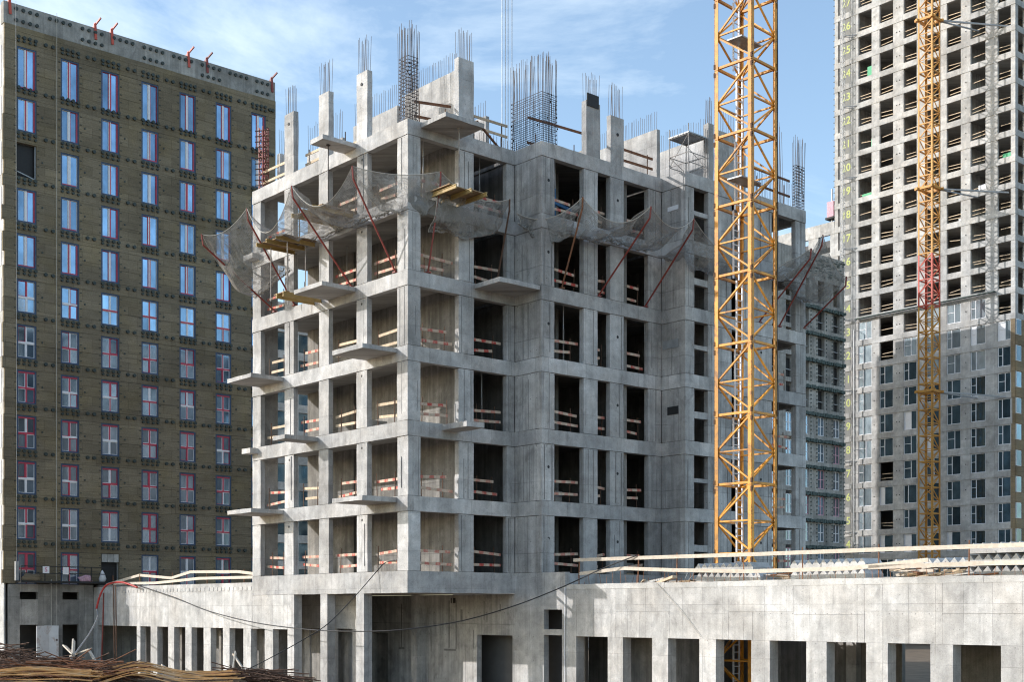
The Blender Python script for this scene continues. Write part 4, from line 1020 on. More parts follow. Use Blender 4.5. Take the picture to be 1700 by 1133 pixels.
# plan bracing, electrical boxes and bolts on the near mast
for s_ in range(12):
    z = 0.3 + s_ * 3.0 + .06
    if s_ < 11:
        bar('plan_brace', (CC[0].x + .2, CC[0].y + .2, z), (CC[2].x - .2, CC[2].y - .2, z), .05, .05, 'crane_yellow', CR)
    bt = MB()
    for i, c in enumerate(CC):
        for q in (-.22, -.14, .16, .24):
            d = (c - (CC[0] + CC[2]) / 2).normalized()
            if z + q < 33.2: bt.disc((c.x + .05 * (1 if i in (0, 3) else -1), c.y + d.y * .0 - (.012 if i < 2 else -.012), z + q), (0, -1 if i < 2 else 1, 0), .022, .03, 6)
    bt.build('bolts', 'rust_dark', CR)['kind'] = 'stuff'
# ladder and landings inside
la = CC[3] + ex * 0.75 - ey * 0.55
for s in range(11):
    z = 0.3 + s * 3.0; side = (s % 3 - 1) * 0.12
    p = la + ex * side
    for q in (0, 0.42): bar('ladder_rail', (p.x + ex.x * q, p.y + ex.y * q, z + .05), (p.x + ex.x * q, p.y + ex.y * q, z + 3.0), 0.06, 0.06, 'frame_white', CR)
    for r in range(9): bar('ladder_rung', (p.x, p.y, z + .3 + r * .31), (p.x + ex.x * .42, p.y + ex.y * .42, z + .3 + r * .31), 0.035, 0.035, 'frame_white', CR)
for s in (7, 9):
    q = CC[3] + ex * .2 - ey * .9; bar('landing', (q.x, q.y, s * 3.0 + 1.55), ((q + ex * 1.5).x, (q + ex * 1.5).y, s * 3.0 + 1.55), 0.75, 0.06, 'grey_steel', CR)
mbc = MB(); q = CC[1] + ex * .03
mbc.path([(q.x + .02 * math.sin(k), q.y + .02 * math.cos(k * 1.3), 0.5 + k * 1.6) for k in range(21)], 0.05, 5); mbc.build('power_cable', 'cable_black', CR)
CR2, C2, ex2, ey2 = mast('slim far orange crane mast tied to the pale tower', (100.6, 35.0), R(3), 1.85, 0.0, 27, 3.0, 0.21, ('crane_far', 'crane_red'), True, (13, 14))
for z in (EYE + 68.2, EYE + 48.7, EYE + 25.2):
    for i in range(4):
        a, b = C2[i], C2[(i + 1) % 4]; d = (b - a).normalized() * .35; bar('tie_collar', ((a - d).x, (a - d).y, z), ((b + d).x, (b + d).y, z), 0.25, 0.28, 'crane_far', CR2)
    bar('wall_tie', (C2[1].x, C2[1].y, z), (RU + .2, 29.3, z - 0.8 if z < EYE + 60 else z - 1.2), 0.17, 0.17, 'grey_steel', CR2)
    bar('wall_tie', (C2[1].x, C2[1].y, z - .1), (RU + .2, 33.0, z - .5), 0.14, 0.14, 'grey_steel', CR2)
# hoist ropes coming down from a jib out of the picture
hr = thing('hoist_rope', (14, 14, RF), 'thin crane hoist ropes dropping from the sky behind the roof', 'rope')
for i, x in enumerate((833.5, 839, 843.5, 850)):
    p = at(x, 200, 78); bar('rope', (p.x, p.y, RF + 0.2), (p.x, p.y, RF + 32), 0.03, 0.03, 'grey_steel', hr)
bar('hook_block', (p.x - .2, p.y, RF + 0.0), (p.x - .2, p.y, RF + 0.5), 0.4, 0.3, 'crane_yellow', hr)
# ------------------------------------------------------------------ edge protection in the open bays
random.seed(11)
def ordinal_floor(k): return FLOORW[k]
def rail_set(pts, k, label, hs=(0.62, 1.12), mat='barrier_board'):
    (x0, y0), (x1, y1) = pts; zb = LV[k]
    t = thing('guard_rail', ((x0 + x1) / 2, (y0 + y1) / 2, zb), label, 'guard rail', 'red and white guard boards in the open bays')
    d = Vector((x1 - x0, y1 - y0, 0)); Ln = d.length; d.normalize()
    for h in hs:
        a = 0.02 if random.random() < .6 else random.uniform(0.05, .35); b = Ln - (0.02 if random.random() < .45 else random.uniform(.05, .55))
        p = Vector((x0, y0, 0)) + d * a; q = Vector((x0, y0, 0)) + d * b
        bar('board', (p.x, p.y, zb + h - .2 + random.uniform(-.08, .08)), (q.x, q.y, zb + h - .2 + random.uniform(-.10, .10)), 0.04, 0.125, mat, t)
    for s in (0.22, 0.8):
        p = Vector((x0, y0, 0)) + d * Ln * (s + random.uniform(-.08, .08)); nrm = Vector((-d.y, d.x, 0)) * 0.05
        o = bar('post', (p.x + nrm.x, p.y + nrm.y, zb - 0.01), (p.x + nrm.x + random.uniform(-.05, .05), p.y + nrm.y, zb + 1.2), 0.03, 0.03, 'rust_dark', t)
for k in range(6):
    fw = ordinal_floor(k)
    names = ['nearest the corner', 'second from the corner', 'third from the corner', 'at the far left end']
    for i in range(4):
        a = LEFT_COLS[i][1]; b = LEFT_COLS[i + 1][0]
        if k == 5 and i == 2: continue
        rail_set(((0.42, a), (0.42, b)), k, f'guard boards in the sunlit bay {names[i]}, {fw} open storey', mat='barrier_board' if random.random() < .75 else 'timber')
    if True:
        rail_set(((0.70, 0.45), (2.87, 0.45)), k, f'guard boards in the shaded bay beside the near corner, {fw} open storey')
        rail_set(((3.75, 0.45), (5.74, 0.45)), k, f'guard boards in the dark bay left of the step, {fw} open storey')
    rail_set(((7.04, V1 + .4), (8.92, V1 + .4)), k, f'guard boards in the wide dark bay right of the step, {fw} open storey')
    rail_set(((9.84, V1 + .4), (10.70, V1 + .4)), k, f'guard boards in the narrow dark bay of the shaded front, {fw} open storey')
    rail_set(((11.63, V1 + .4), (13.38, V1 + .4)), k, f'guard boards in the dark bay left of the second step, {fw} open storey')
    if k in (0, 1, 2, 3): rail_set(((21.17, V2 + .4), (23.22, V2 + .4)), k, f'guard boards in the right end bay behind the crane, {fw} open storey')

# ---- steel props standing in the top storey
def prop(p, h, label, mat='prop_steel'):
    t = thing('steel_prop', p, label, 'prop', 'steel props in the upper storeys')
    hh = h * 0.55
    bar('outer_tube', (p[0], p[1], p[2] + .01), (p[0], p[1], p[2] + hh), 0.075, 0.075, mat, t, 'tube'); bar('inner_tube', (p[0], p[1], p[2] + hh), (p[0], p[1], p[2] + h - .012), 0.05, 0.05, 'light_steel', t, 'tube')
    box('foot_plate', (p[0] - .08, p[1] - .08, p[2] - .012), (p[0] + .08, p[1] + .08, p[2] + .01), mat, t); box('head_plate', (p[0] - .08, p[1] - .08, p[2] + h - .012), (p[0] + .08, p[1] + .08, p[2] + h), mat, t)
ph = ST - 0.232
for i, (u, v, lab, mt) in enumerate(((1.1, 2.0, 'grey prop in the top sunlit bay nearest the corner', 'prop_steel'), (1.1, 5.1, 'grey prop in the second top sunlit bay from the corner', 'prop_steel'), (1.1, 8.2, 'brown prop in the third top sunlit bay from the corner', 'prop_steel'), (1.1, 11.1, 'right hand prop in the far left top bay', 'prop_steel'), (1.9, 11.9, 'left hand prop in the far left top bay', 'prop_steel'), (1.6, 1.0, 'grey prop in the top shaded bay beside the near corner', 'prop_steel'), (4.9, 1.0, 'grey prop in the top dark bay left of the step', 'prop_steel'), (8.0, V1 + 1.0, 'blue prop in the top dark bay right of the step', 'prop_blue'), (12.6, V1 + 1.0, 'prop in the top dark bay left of the second step', 'prop_blue'), (15.5, V2 + .9, 'prop in the top narrow slot left of the crane', 'prop_steel'), (21.9, V2 + 1.0, 'prop in the top bay at the right end of the frame', 'prop_steel'))):
    prop((u, v, LV[5] + .012 - 0.012), ph, lab, mt)
bl = bar('blue_girder', (7.06, V1 + .8, LV[5] + 1.05), (9.3, V1 + 1.2, LV[5] + 0.95), 0.08, 0.16, 'prop_blue'); tag(bl, 'blue steel girder lying across the top dark bay right of the step', 'girder')
prop((-1.3, 4.4, LV[5] - 0.30), ST, 'tall slim prop under the sunlit roof balcony plate') if False else None
t = thing('balcony_prop', (-1.35, 4.45, LV[4]), 'thin dark prop holding up the sunlit roof balcony plate', 'prop')
bar('tube', (-1.2, 4.45, LV[5] + .02), (-1.2, 4.45, RF - .252), 0.05, 0.05, 'rebar', t, 'tube'); bar('head', (-1.2, 4.45, RF - .3), (-1.2, 4.45, RF - .251), 0.14, 0.14, 'rebar', t)
t = thing('balcony_prop', (2.3, -1.1, LV[5]), 'grey prop holding up the roof balcony plate beside the near corner', 'prop')
bar('tube', (2.0, -1.1, LV[5] + .05), (2.0, -1.1, RF - .252), 0.07, 0.07, 'prop_steel', t, 'tube'); bar('head', (2.0, -1.1, RF - .3), (2.0, -1.1, RF - .251), 0.16, 0.16, 'prop_steel', t)

# ---- timber formwork tables for the next balcony plates
def table(label, a, b, z, props, axis, zprop):
    """deck on yellow girders; axis = direction the girders run (0 = X, 1 = Y)"""
    t = thing('formwork_table', ((a[0] + b[0]) / 2, (a[1] + b[1]) / 2, z), label, 'formwork', 'timber formwork tables hung on the fronts')
    nb = 5; lo, hi = (a[1], b[1]) if axis == 0 else (a[0], b[0])
    for i in range(nb):
        s0 = lo + (hi - lo) * i / nb; s1 = lo + (hi - lo) * (i + 1) / nb - .02; dz = random.uniform(-.015, .015)
        if axis == 0: box('deck_board', (a[0] - random.uniform(0, .2), s0, z + dz), (b[0], s1, z + .04 + dz), 'plywood', t)
        else: box('deck_board', (s0, a[1] - random.uniform(0, .2), z + dz), (s1, b[1], z + .04 + dz), 'plywood', t)
    for i in range(3):
        s = lo + .15 + (hi - lo - .3) * i / 2; zz = z - .13
        for dz, w, h in ((-.07, .09, .04), (0, .035, .12), (.07, .09, .04)):
            if axis == 0: bar('girder', (a[0] - .45, s, zz + dz), (b[0], s, zz + dz), w, h, 'beam_yellow', t)
            else: bar('girder', (s, a[1] - .45, zz + dz), (s, b[1], zz + dz), w, h, 'beam_yellow', t)
    for i, (x, y) in enumerate(props): bar('prop', (x, y, zprop + .01), (x, y, z - .22), 0.06, 0.06, 'prop_steel', t, 'tube')
table('formwork table under the sagging net at the left end of the sunlit front', (-1.7, 7.3), (-0.02, 9.4), LV[5] - 0.55, [(-1.5, 7.5), (-1.5, 9.0), (-.5, 7.5), (-.5, 9.1)], 0, LV[4] - .05 + .0)
table('formwork table before the second sunlit column, draped with net', (-1.7, 4.1), (-0.02, 6.2), LV[5] + 0.12, [], 0, LV[4])
table('formwork table hung beside the near corner on the shaded front', (0.85, -1.7), (2.85, -0.02), LV[5] + 0.15, [], 1, LV[4])
yg = thing('yellow_girders', (-1.0, 7.6, LV[4]), 'pair of yellow timber girders jutting out beside the sunlit balcony plate', 'girders')
for v in (6.9, 7.5):
    for dz, w, h in ((-.09, .1, .04), (0, .04, .14), (.09, .1, .04)): bar('girder', (-2.1, v, LV[4] - .15 + dz), (-.01, v, LV[4] - .15 + dz), w, h, 'beam_yellow', yg)
bar('plank', (-1.9, 6.8, LV[4] - .02), (-1.9, 7.9, LV[4] - .02), .2, .04, 'plywood', yg)

# ---- safety net on red outriggers
polesL = [((0.05, 11.23, EYE + 15.0), (-4.0, 11.23, EYE + 18.1)), ((0.05, 9.36, EYE + 14.98), (-2.6, 9.36, EYE + 19.2)), ((0.05, 4.43, EYE + 14.98), (-3.15, 4.43, EYE + 18.95)), ((0.05, 0.98, EYE + 14.98), (-2.24, 0.98, EYE + 19.15))]
polesR = [((1.16, 0.05, EYE + 14.98), (1.16, -0.85, EYE + 19.2)), ((5.12, 0.05, EYE + 14.98), (5.12, -0.9, EYE + 18.8)), ((7.54, V1 + .05, EYE + 14.98), (7.54, -3.2, EYE + 18.85)), ((9.94, V1 + .05, EYE + 14.98), (9.94, -5.2, EYE + 18.45)), ((13.19, V1 + .05, EYE + 14.98), (13.19, -4.95, EYE + 18.6)), ((20.17, V2 + .05, EYE + 14.98), (20.17, -6.6, EYE + 18.1)), ((21.84, V2 + .05, EYE + 14.98), (21.84, -6.1, EYE + 19.2)), ((24.0, V2 + .05, EYE + 15.2), (24.2, -5.9, EYE + 17.5))]
plab = ['far left red outrigger pole leaning out past the end of the sunlit front', 'red outrigger pole at the second column from the left end', 'long red outrigger pole over the big sunlit balcony plate', 'red outrigger pole beside the near corner on the sunlit front', 'red outrigger pole beside the near corner on the shaded front', 'dark outrigger pole left of the step on the shaded front', 'pale outrigger pole right of the step on the shaded front', 'red outrigger pole before the narrow dark bay', 'red outrigger pole before the second step', 'red outrigger pole just right of the crane mast', 'long red outrigger pole near the right end of the front', 'outrigger pole at the right end of the front before the grey block']
for (a, b), lab in zip(polesL + polesR, plab):
    t = thing('outrigger_pole', a, lab, 'net pole', 'red outrigger poles carrying the net')
    a = Vector(a); b = Vector(b); bend = b - Vector((0, 0, 0.45)); bend = bend.lerp(a, 0.02)
    dark = 'rust_dark' if 'dark outrigger' in lab else ('rust' if 'pale' in lab else 'pole_red')
    bar('pole', a, bend, 0.085, 0.085, dark, t, 'tube'); bar('tip', bend, b, 0.085, 0.085, dark, t, 'tube'); box('shoe', a - Vector((.1, .1, .06)), a + Vector((.1, .1, .0)), dark, t)
def net(label, A, B, WA, WB, sag=0.7, belly=0.5, seed=0, nx=44, ny=26):
    """sheet from the rope A-B down to the building edge WA-WB"""
    A, B, WA, WB = map(Vector, (A, B, WA, WB)); vs = []; uvs = []; fs = []
    for j in range(ny + 1):
        t = j / ny
        for i in range(nx + 1):
            s = i / nx
            top = A.lerp(B, s) - Vector((0, 0, sag * 4 * s * (1 - s)))
            bot = WA.lerp(WB, s)
            p = top.lerp(bot, t); p.z -= belly * math.sin(math.pi * min(1, t * 1.02)) * (0.6 + 0.4 * math.sin(math.pi * s))
            w_ = math.sin(math.pi * t) ** .7
            p += 0.42 * noise.noise_vector(Vector((s * 3.1 + seed * 5, t * 2.3, seed))) * w_ + 0.20 * noise.noise_vector(Vector((s * 8 + seed, t * 3.5, seed * 2))) * w_ + 0.07 * noise.noise_vector(Vector((s * 22 + seed, t * 6, seed * 3))) * w_
            vs.append(p); uvs.append((s * (A - B).length * 0.5, t * (A - WA).length * 0.5))
    for j in range(ny):
        for i in range(nx): k = j * (nx + 1) + i; fs.append((k, k + 1, k + nx + 2, k + nx + 1))
    org = (WA + WB) / 2
    me = mesh([tuple(v - org) for v in vs], fs, True); uvl = me.uv_layers.new()
    for lp in me.loops: uvl.data[lp.index].uv = uvs[lp.vertex_index]
    me.materials.append(M['safety_net'])
    t = thing('safety_net', org, label, 'safety net', 'safety nets strung round the upper storeys')
    o = bpy.data.objects.new('netting', me); COL.objects.link(o); o.location = org; adopt(o, t)
    bunch = MB()          # gathered folds along the foot of the net
    for q in range(2): bunch.path([vs[(ny - 3 + q * 2) * (nx + 1) + i] + Vector((0, 0, -.06 * q)) + .10 * noise.noise_vector(Vector((i * .7, q, seed))) for i in range(2, nx - 1)], .07, 5)
    bo = bunch.build('gathered_fold', 'net_fold', t)
    rp = MB(); rp.path([vs[i] for i in range(nx + 1)], 0.035, 4); rp.build('edge_rope', 'rope', t)
    r2 = MB(); r2.path([vs[j * (nx + 1)] for j in range(ny + 1)], 0.03, 4); r2.build('side_rope', 'rope', t)
tipL = [b for a, b in polesL]; tipR = [b for a, b in polesR]
zn = LV[5] - 0.5
net('grey net bag sagging out past the left end of the building', tipL[0], tipL[1], (-0.05, 12.9, zn - 1.8), (-0.05, 9.4, zn - 1.0), 0.5, 1.1, 1)
net('net hanging between the left end poles above the formwork', tipL[1], tipL[2], (-0.05, 9.4, zn), (-0.05, 4.45, zn + .1), 1.6, 0.25, 2)
net('net sagging over the timber platform on the sunlit front', tipL[2], tipL[3], (-0.05, 4.45, zn), (-0.05, 1.0, zn), 1.3, 0.35, 3)
net('net wrapping round the near corner of the building', tipL[3], tipR[0], (-0.08, 0.9, zn - .1), (1.1, -0.08, zn - .2), 0.25, 0.75, 4)
net('brown lit net slung under the corner formwork on the shaded front', tipR[0], tipR[1], (1.1, -0.06, zn - 1.0), (5.1, -0.06, zn - .2), 0.55, 0.75, 5)
net('thick net bunched at the step of the shaded front', (5.6, -0.8, EYE + 18.3), tipR[2], (UA - .05, -0.6, zn + .1), (7.5, V1 - .06, zn - .5), 0.6, 0.8, 6)
net('net with a pointed sag left of the narrow dark bay', tipR[2], tipR[3], (7.5, V1 - .06, zn - .2), (10.0, V1 - .06, zn - .3), 0.95, 0.4, 7)
net('net before the dark bay left of the second step', tipR[3], tipR[4], (10.0, V1 - .06, zn), (13.2, V1 - .06, zn - .1), 0.7, 0.3, 8)
net('torn net drooping over the second step beside the crane', tipR[4], (17.5, -4.9, EYE + 17.9), (13.9, V1 - .1, zn - .2), (17.6, V2 - .06, zn - .8), 0.8, 0.7, 9)
net('net right of the crane at the end of the front', tipR[5], tipR[6], (18.6, V2 - .06, zn - .2), (21.9, V2 - .06, zn - .3), 0.5, 0.8, 10)
net('net bag at the far right end before the grey block', tipR[6], tipR[7], (21.9, V2 - .06, zn - .5), (24.05, V2 - .06, zn - 1.2), 0.5, 0.8, 11)

# ---- roof edge guard boards
def roof_boards(label, p, q, hs=(0.5, 1.0), mat='timber'):
    p = Vector(p); q = Vector(q); t = thing('roof_guard', (p + q) / 2, label, 'guard rail', 'timber guards along the roof edge')
    for h in hs: bar('board', p + Vector((0, 0, h + random.uniform(-.05, .05))), q + Vector((0, 0, h + random.uniform(-.05, .05))), .04, .12, mat, t)
    for s in (.15, .85): r = p.lerp(q, s); bar('post', r - Vector((0, 0, .01)), r + Vector((0, 0, 1.2)), .035, .035, 'rust_dark', t)
roof_boards('timber guard on the roof edge left of the leftmost roof column', (0.5, 10.4, RF), (0.5, 13.3, RF))
roof_boards('timber guard between the two left roof columns', (0.7, 7.2, RF), (0.7, 9.4, RF))
roof_boards('timber guard between the tall roof column and the second one', (0.7, 4.2, RF), (0.7, 6.2, RF), (0.45,))
roof_boards('rusty guard board behind the corner rebar cage', (1.0, 0.9, RF), (2.8, 0.5, RF), (0.6, 1.3), 'rust')
roof_boards('long guard board on the roof left of the stepped corner', (3.8, 0.5, RF), (6.1, 0.4, RF), (0.75, 1.25), 'timber')
roof_boards('guard boards on the roof behind the black capped column', (7.2, 0.2, RF), (10.6, 0.0, RF), (0.7, 1.9), 'rust')
roof_boards('guard boards between the roof columns and the poured wall', (11.7, V1 + .5, RF), (14.2, V1 + .5, RF), (0.55, 1.1), 'rust')
roof_boards('guard boards on the roof right of the crane', (19.9, V2 + .4, RF), (23.2, V2 + .4, RF), (0.7, 1.5), 'rust')
bx = bar('leaning_prop', (4.2, 0.35, RF + 1.0), (6.0, 0.6, RF + 0.02), .08, .08, 'rust'); tag(bx, 'rusty brace leaning on the roof left of the stepped corner', 'brace')
# scaffold tower on the roof by the second step
SF = thing('scaffold_tower', (15.3, -2.5, RF), 'small scaffold tower with a plank deck on the roof beside the crane', 'scaffold')
sp = [(14.75, -3.25), (16.0, -3.25), (16.0, -2.0), (14.75, -2.0)]
for x, y in sp: bar('upright', (x, y, RF), (x, y, RF + 2.5), .05, .05, 'prop_steel', SF, 'tube')
for i in range(4):
    a, b = sp[i], sp[(i + 1) % 4]
    for z in (0.6, 1.1, 2.0): bar('ledger', (*a, RF + z), (*b, RF + z), .04, .04, 'prop_steel', SF, 'tube')
    bar('cross_brace', (*a, RF + .6), (*b, RF + 2.0 if i % 2 else RF + 1.1), .03, .03, 'prop_steel', SF, 'tube')
for q in range(4): box('plank', (14.7, -3.3 + q * .34, RF + 2.03), (16.05, -3.0 + q * .34, RF + 2.09), 'grey_steel', SF)

# ------------------------------------------------------------------ on the podium roofs
def long_rail(label, pts_list, posts, z0):
    t = thing('timber_railing', posts[0], label, 'guard rail')
    for pts in pts_list:
        for a, b in zip(pts, pts[1:]): bar('board', a, b, .045, .15, 'timber_pale', t)
    for p in posts: bar('post', (p[0], p[1], z0 - .01), (p[0] + random.uniform(-.03, .03), p[1] + random.uniform(-.05, .05), p[2]), .035, .035, 'rust', t)
zp = EYE + 1.13
ru = UA + .25
long_rail('long sagging timber railing along the top of the right podium wall',
          [[(ru, -3.7, EYE + 2.22), (ru + .03, -8.6, EYE + 2.20), (ru, -13.5, EYE + 2.16), (ru + .02, -19.5, EYE + 2.15), (ru, -24.0, EYE + 2.12), (ru, -29, EYE + 2.1)],
           [(ru, -4.1, EYE + 1.60), (ru + .02, -6.8, EYE + 1.78), (ru, -9.6, EYE + 1.64), (ru + .02, -13.5, EYE + 1.50), (ru, -18.2, EYE + 1.50), (ru, -21.4, EYE + 1.72)], [(ru, -19.0, EYE + 1.52), (ru, -23.5, EYE + 1.55), (ru, -29, EYE + 1.5)]],
          [(ru + .05, y, EYE + 2.35) for y in (-4.0, -7.6, -9.8, -13.3, -16.1, -19.4, -22.9, -26.0)], zp)
sr = MB()
for q in range(70):
    y = -3.6 - q * .36 + random.uniform(-.1, .1); h = random.uniform(.1, .55)
    sr.rod((UA + .33 + random.uniform(-.04, .06), y, EYE + 1.0), (UA + .33 + random.uniform(-.08, .08), y + random.uniform(-.06, .06), zp + h), .022)
sr.build('starter_bars', 'rust', PR)['kind'] = 'stuff'
long_rail('zigzag timber railing along the top of the left podium', [[(0.2, 31.5, EYE + 1.55), (0.25, 27.0, EYE + 2.05), (0.2, 22.8, EYE + 1.80), (0.2, 20.5, EYE + 2.1), (0.2, 15.2, EYE + 2.0), (0.2, 13.5, EYE + 1.85)], [(0.2, 30.5, EYE + 1.6), (0.2, 24.8, EYE + 1.55), (0.2, 19.5, EYE + 1.72), (0.2, 13.6, EYE + 1.68)]], [(0.22, y, EYE + 2.1) for y in (30.6, 26.9, 22.7, 18.6, 14.6)], EYE + 1.4)

def stair_flight(n=10, tread=.335, rise=.24, thick=.12, width=1.15):
    prof = [(0, 0)]
    for i in range(n): prof += [(i * tread, thick + rise * .15), (i * tread + tread * .55, thick + rise)]
    prof += [(n * tread, thick + rise * .15), (n * tread, 0)]
    m_ = len(prof); vs = [(0, -p[0], p[1]) for p in prof] + [(width, -p[0], p[1]) for p in prof]
    fs = [tuple(range(m_))[::-1], tuple(range(m_, 2 * m_))] + [(i, (i + 1) % m_, m_ + (i + 1) % m_, m_ + i) for i in range(m_)]
    return mesh(vs, fs)
sme = stair_flight(); sme.materials.append(M['concrete_white'])
sme2 = stair_flight(9); sme2.materials.append(M['concrete_white'])
zr = EYE + 0.90
flights = [(7.15, -10.3, 0.26, sme, 'bottom stair flight of the left stack on the podium roof'), (7.2, -10.2, 0.64, sme2, 'top stair flight of the left stack on the podium roof'),
           (7.0, -15.2, 0.26, sme, 'bottom stair flight of the stack just right of the crane'), (7.05, -15.15, 0.64, sme, 'top stair flight of the stack just right of the crane'),
           (8.6, -18.6, 0.62, sme, 'left flight of the upper pair set back on the podium roof'), (8.7, -22.1, 0.62, sme2, 'right flight of the upper pair set back on the podium roof'), 
           (7.1, -22.4, 0.22, sme, 'lowest stair flight of the tall stack at the right edge'), (7.15, -22.4, 0.62, sme, 'middle stair flight of the tall stack at the right edge'), (7.2, -22.5, 1.02, sme, 'top stair flight of the tall stack at the right edge')]
for u, v, z, me, lab in flights:
    o = bpy.data.objects.new('stair_flight', me); COL.objects.link(o); o.location = (u, v, zr + z); o.rotation_euler = (0, 0, random.uniform(-.02, .02)); tag(o, 'white precast ' + lab, 'stair flight', 'precast stair flights stacked on the podium')
for i, (u, v, z, h) in enumerate([(u, v, z, h) for u, v, z, h in ((7.2, -10.9, 0, .25), (7.2, -13.0, 0, .25), (7.1, -15.8, 0, .25), (7.1, -18.0, 0, .25), (7.2, -23.0, 0, .21), (7.2, -25.2, 0, .21), (8.7, -19.2, 0, .61), (8.7, -21.3, 0, .61), (8.8, -22.7, 0, .61), (8.8, -24.6, 0, .61))]):
    o = box('timber_bearer', (u, v, zr + .003), (u + 1.1, v + .14, zr + h), 'timber'); tag(o, ('left', 'right')[i % 2] + ' timber bearer under ' + ('the left stair stack', 'the stair stack just right of the crane', 'the tall stair stack at the right edge', 'the left flight of the upper set back pair', 'the right flight of the upper set back pair')[i // 2], 'bearer', 'bearers under the stair flights')
    
# loose timber and a rusty bundle behind the rail
random.seed(4)
for i in range(9):
    y = -19.2 - i * .42; o = bar('loose_plank', (7.0 + random.uniform(-.2, .2), y, zr + .06 + .05 * (i % 4)), (7.3 + random.uniform(-.2, .3), y - random.uniform(1.2, 2.4), zr + .06 + .05 * (i % 4) + random.uniform(0, .25)), .14, .05, 'timber' if i % 2 else 'rust')
    tag(o, ORD[i] + ' loose plank from the left in the timber heap between the stair stacks', 'plank', 'loose planks between the stair stacks')
cb = MB(); cb.path([(7.0 + .5 * math.cos(a * .6), -9.6 - .9 * abs(math.sin(a * .35)) + .02 * a, zr + .35 + .35 * math.sin(a * .5)) for a in range(18)], .03, 5); tag(cb.build('coiled_wire', 'light_steel'), 'pale coiled wire beside the left stair stack', 'wire')

# ------------------------------------------------------------------ cables and hoses
def cable(name, label, pts, w, mat, cat='cable', parent=None, n=14, sag=0.0):
    P = [Vector(p) for p in pts]; out = []
    for i in range(len(P) - 1):
        p0 = P[max(i - 1, 0)]; p1 = P[i]; p2 = P[i + 1]; p3 = P[min(i + 2, len(P) - 1)]
        for k in range(n):
            t = k / n; out.append(0.5 * ((2 * p1) + (p2 - p0) * t + (2 * p0 - 5 * p1 + 4 * p2 - p3) * t * t + (3 * p1 - p0 - 3 * p2 + p3) * t ** 3))
    out.append(P[-1]); mb = MB(); mb.path(out, w, 6); o = mb.build(name, mat, None, True); return tag(o, label, cat)
cable('black_cable', 'long black cable sagging between the left podium and the right one', [(-0.1, 26.9, EYE + 1.5), at(290, 993, 72), at(345, 1015, 69), at(420, 1034, 65), at(500, 1045, 61), at(570, 1049, 58.5), at(660, 1047, 57), at(760, 1033, 57), at(850, 1008, 57.5), at(930, 977, 57.5), at(1000, 945, 56.5), (UA + .2, -7.6, EYE + 2.3)], .055, 'cable_black')
cable('black_cable', 'thin black cable climbing to the first floor bay of the frame building', [at(395, 1120, 57), at(440, 1098, 57.2), at(500, 1065, 57.5), at(545, 1036, 58), at(590, 990, 58.4), at(625, 950, 58.6), at(640, 935, 58.9), (0.25, 1.15, LV[0] + .5)], .045, 'cable_black')
cable('red_hose', 'red hose bending over the left podium edge', [at(160, 1012, 79), at(166, 990, 79), at(175, 974, 79), at(188, 968.5, 78.6), at(205, 968, 77.5), at(228, 976, 76.5)], .12, 'hose_red', 'hose')
cable('grey_hose', 'grey hose hanging from the red one down to the timber', [at(160, 1012, 79), at(162, 1025, 78), at(150, 1050, 72), at(135, 1072, 66), at(118, 1095, 60)], .09, 'grey_steel', 'hose')
cable('red_drop_hose', 'faded red hose hanging down before the wide podium opening', [at(172, 985, 79.3), at(171, 1030, 79.3), at(169, 1090, 79.3), at(168, 1120, 79.3)], .09, 'pole_red', 'hose')
for i, (x, d) in enumerate(((188.5, 78.2), (192, 78.0))):
    a = at(x, 972, d); b = at(x + 2, 1118, d); o = bar('rusty_rod', (b.x, b.y, -.1), a, .05, .05, 'rust_dark'); tag(o, ('left' if i == 0 else 'right') + ' of two rusty rods standing before the wide podium opening', 'rod')
cable('thin_wire', 'thin wire slanting down the right podium wall', [(UA - .06, -9.0, EYE + 1.1), (UA - .09, -10.3, EYE + 0.0), (UA - .07, -11.4, EYE - 1.1)], .022, 'rope', 'wire')

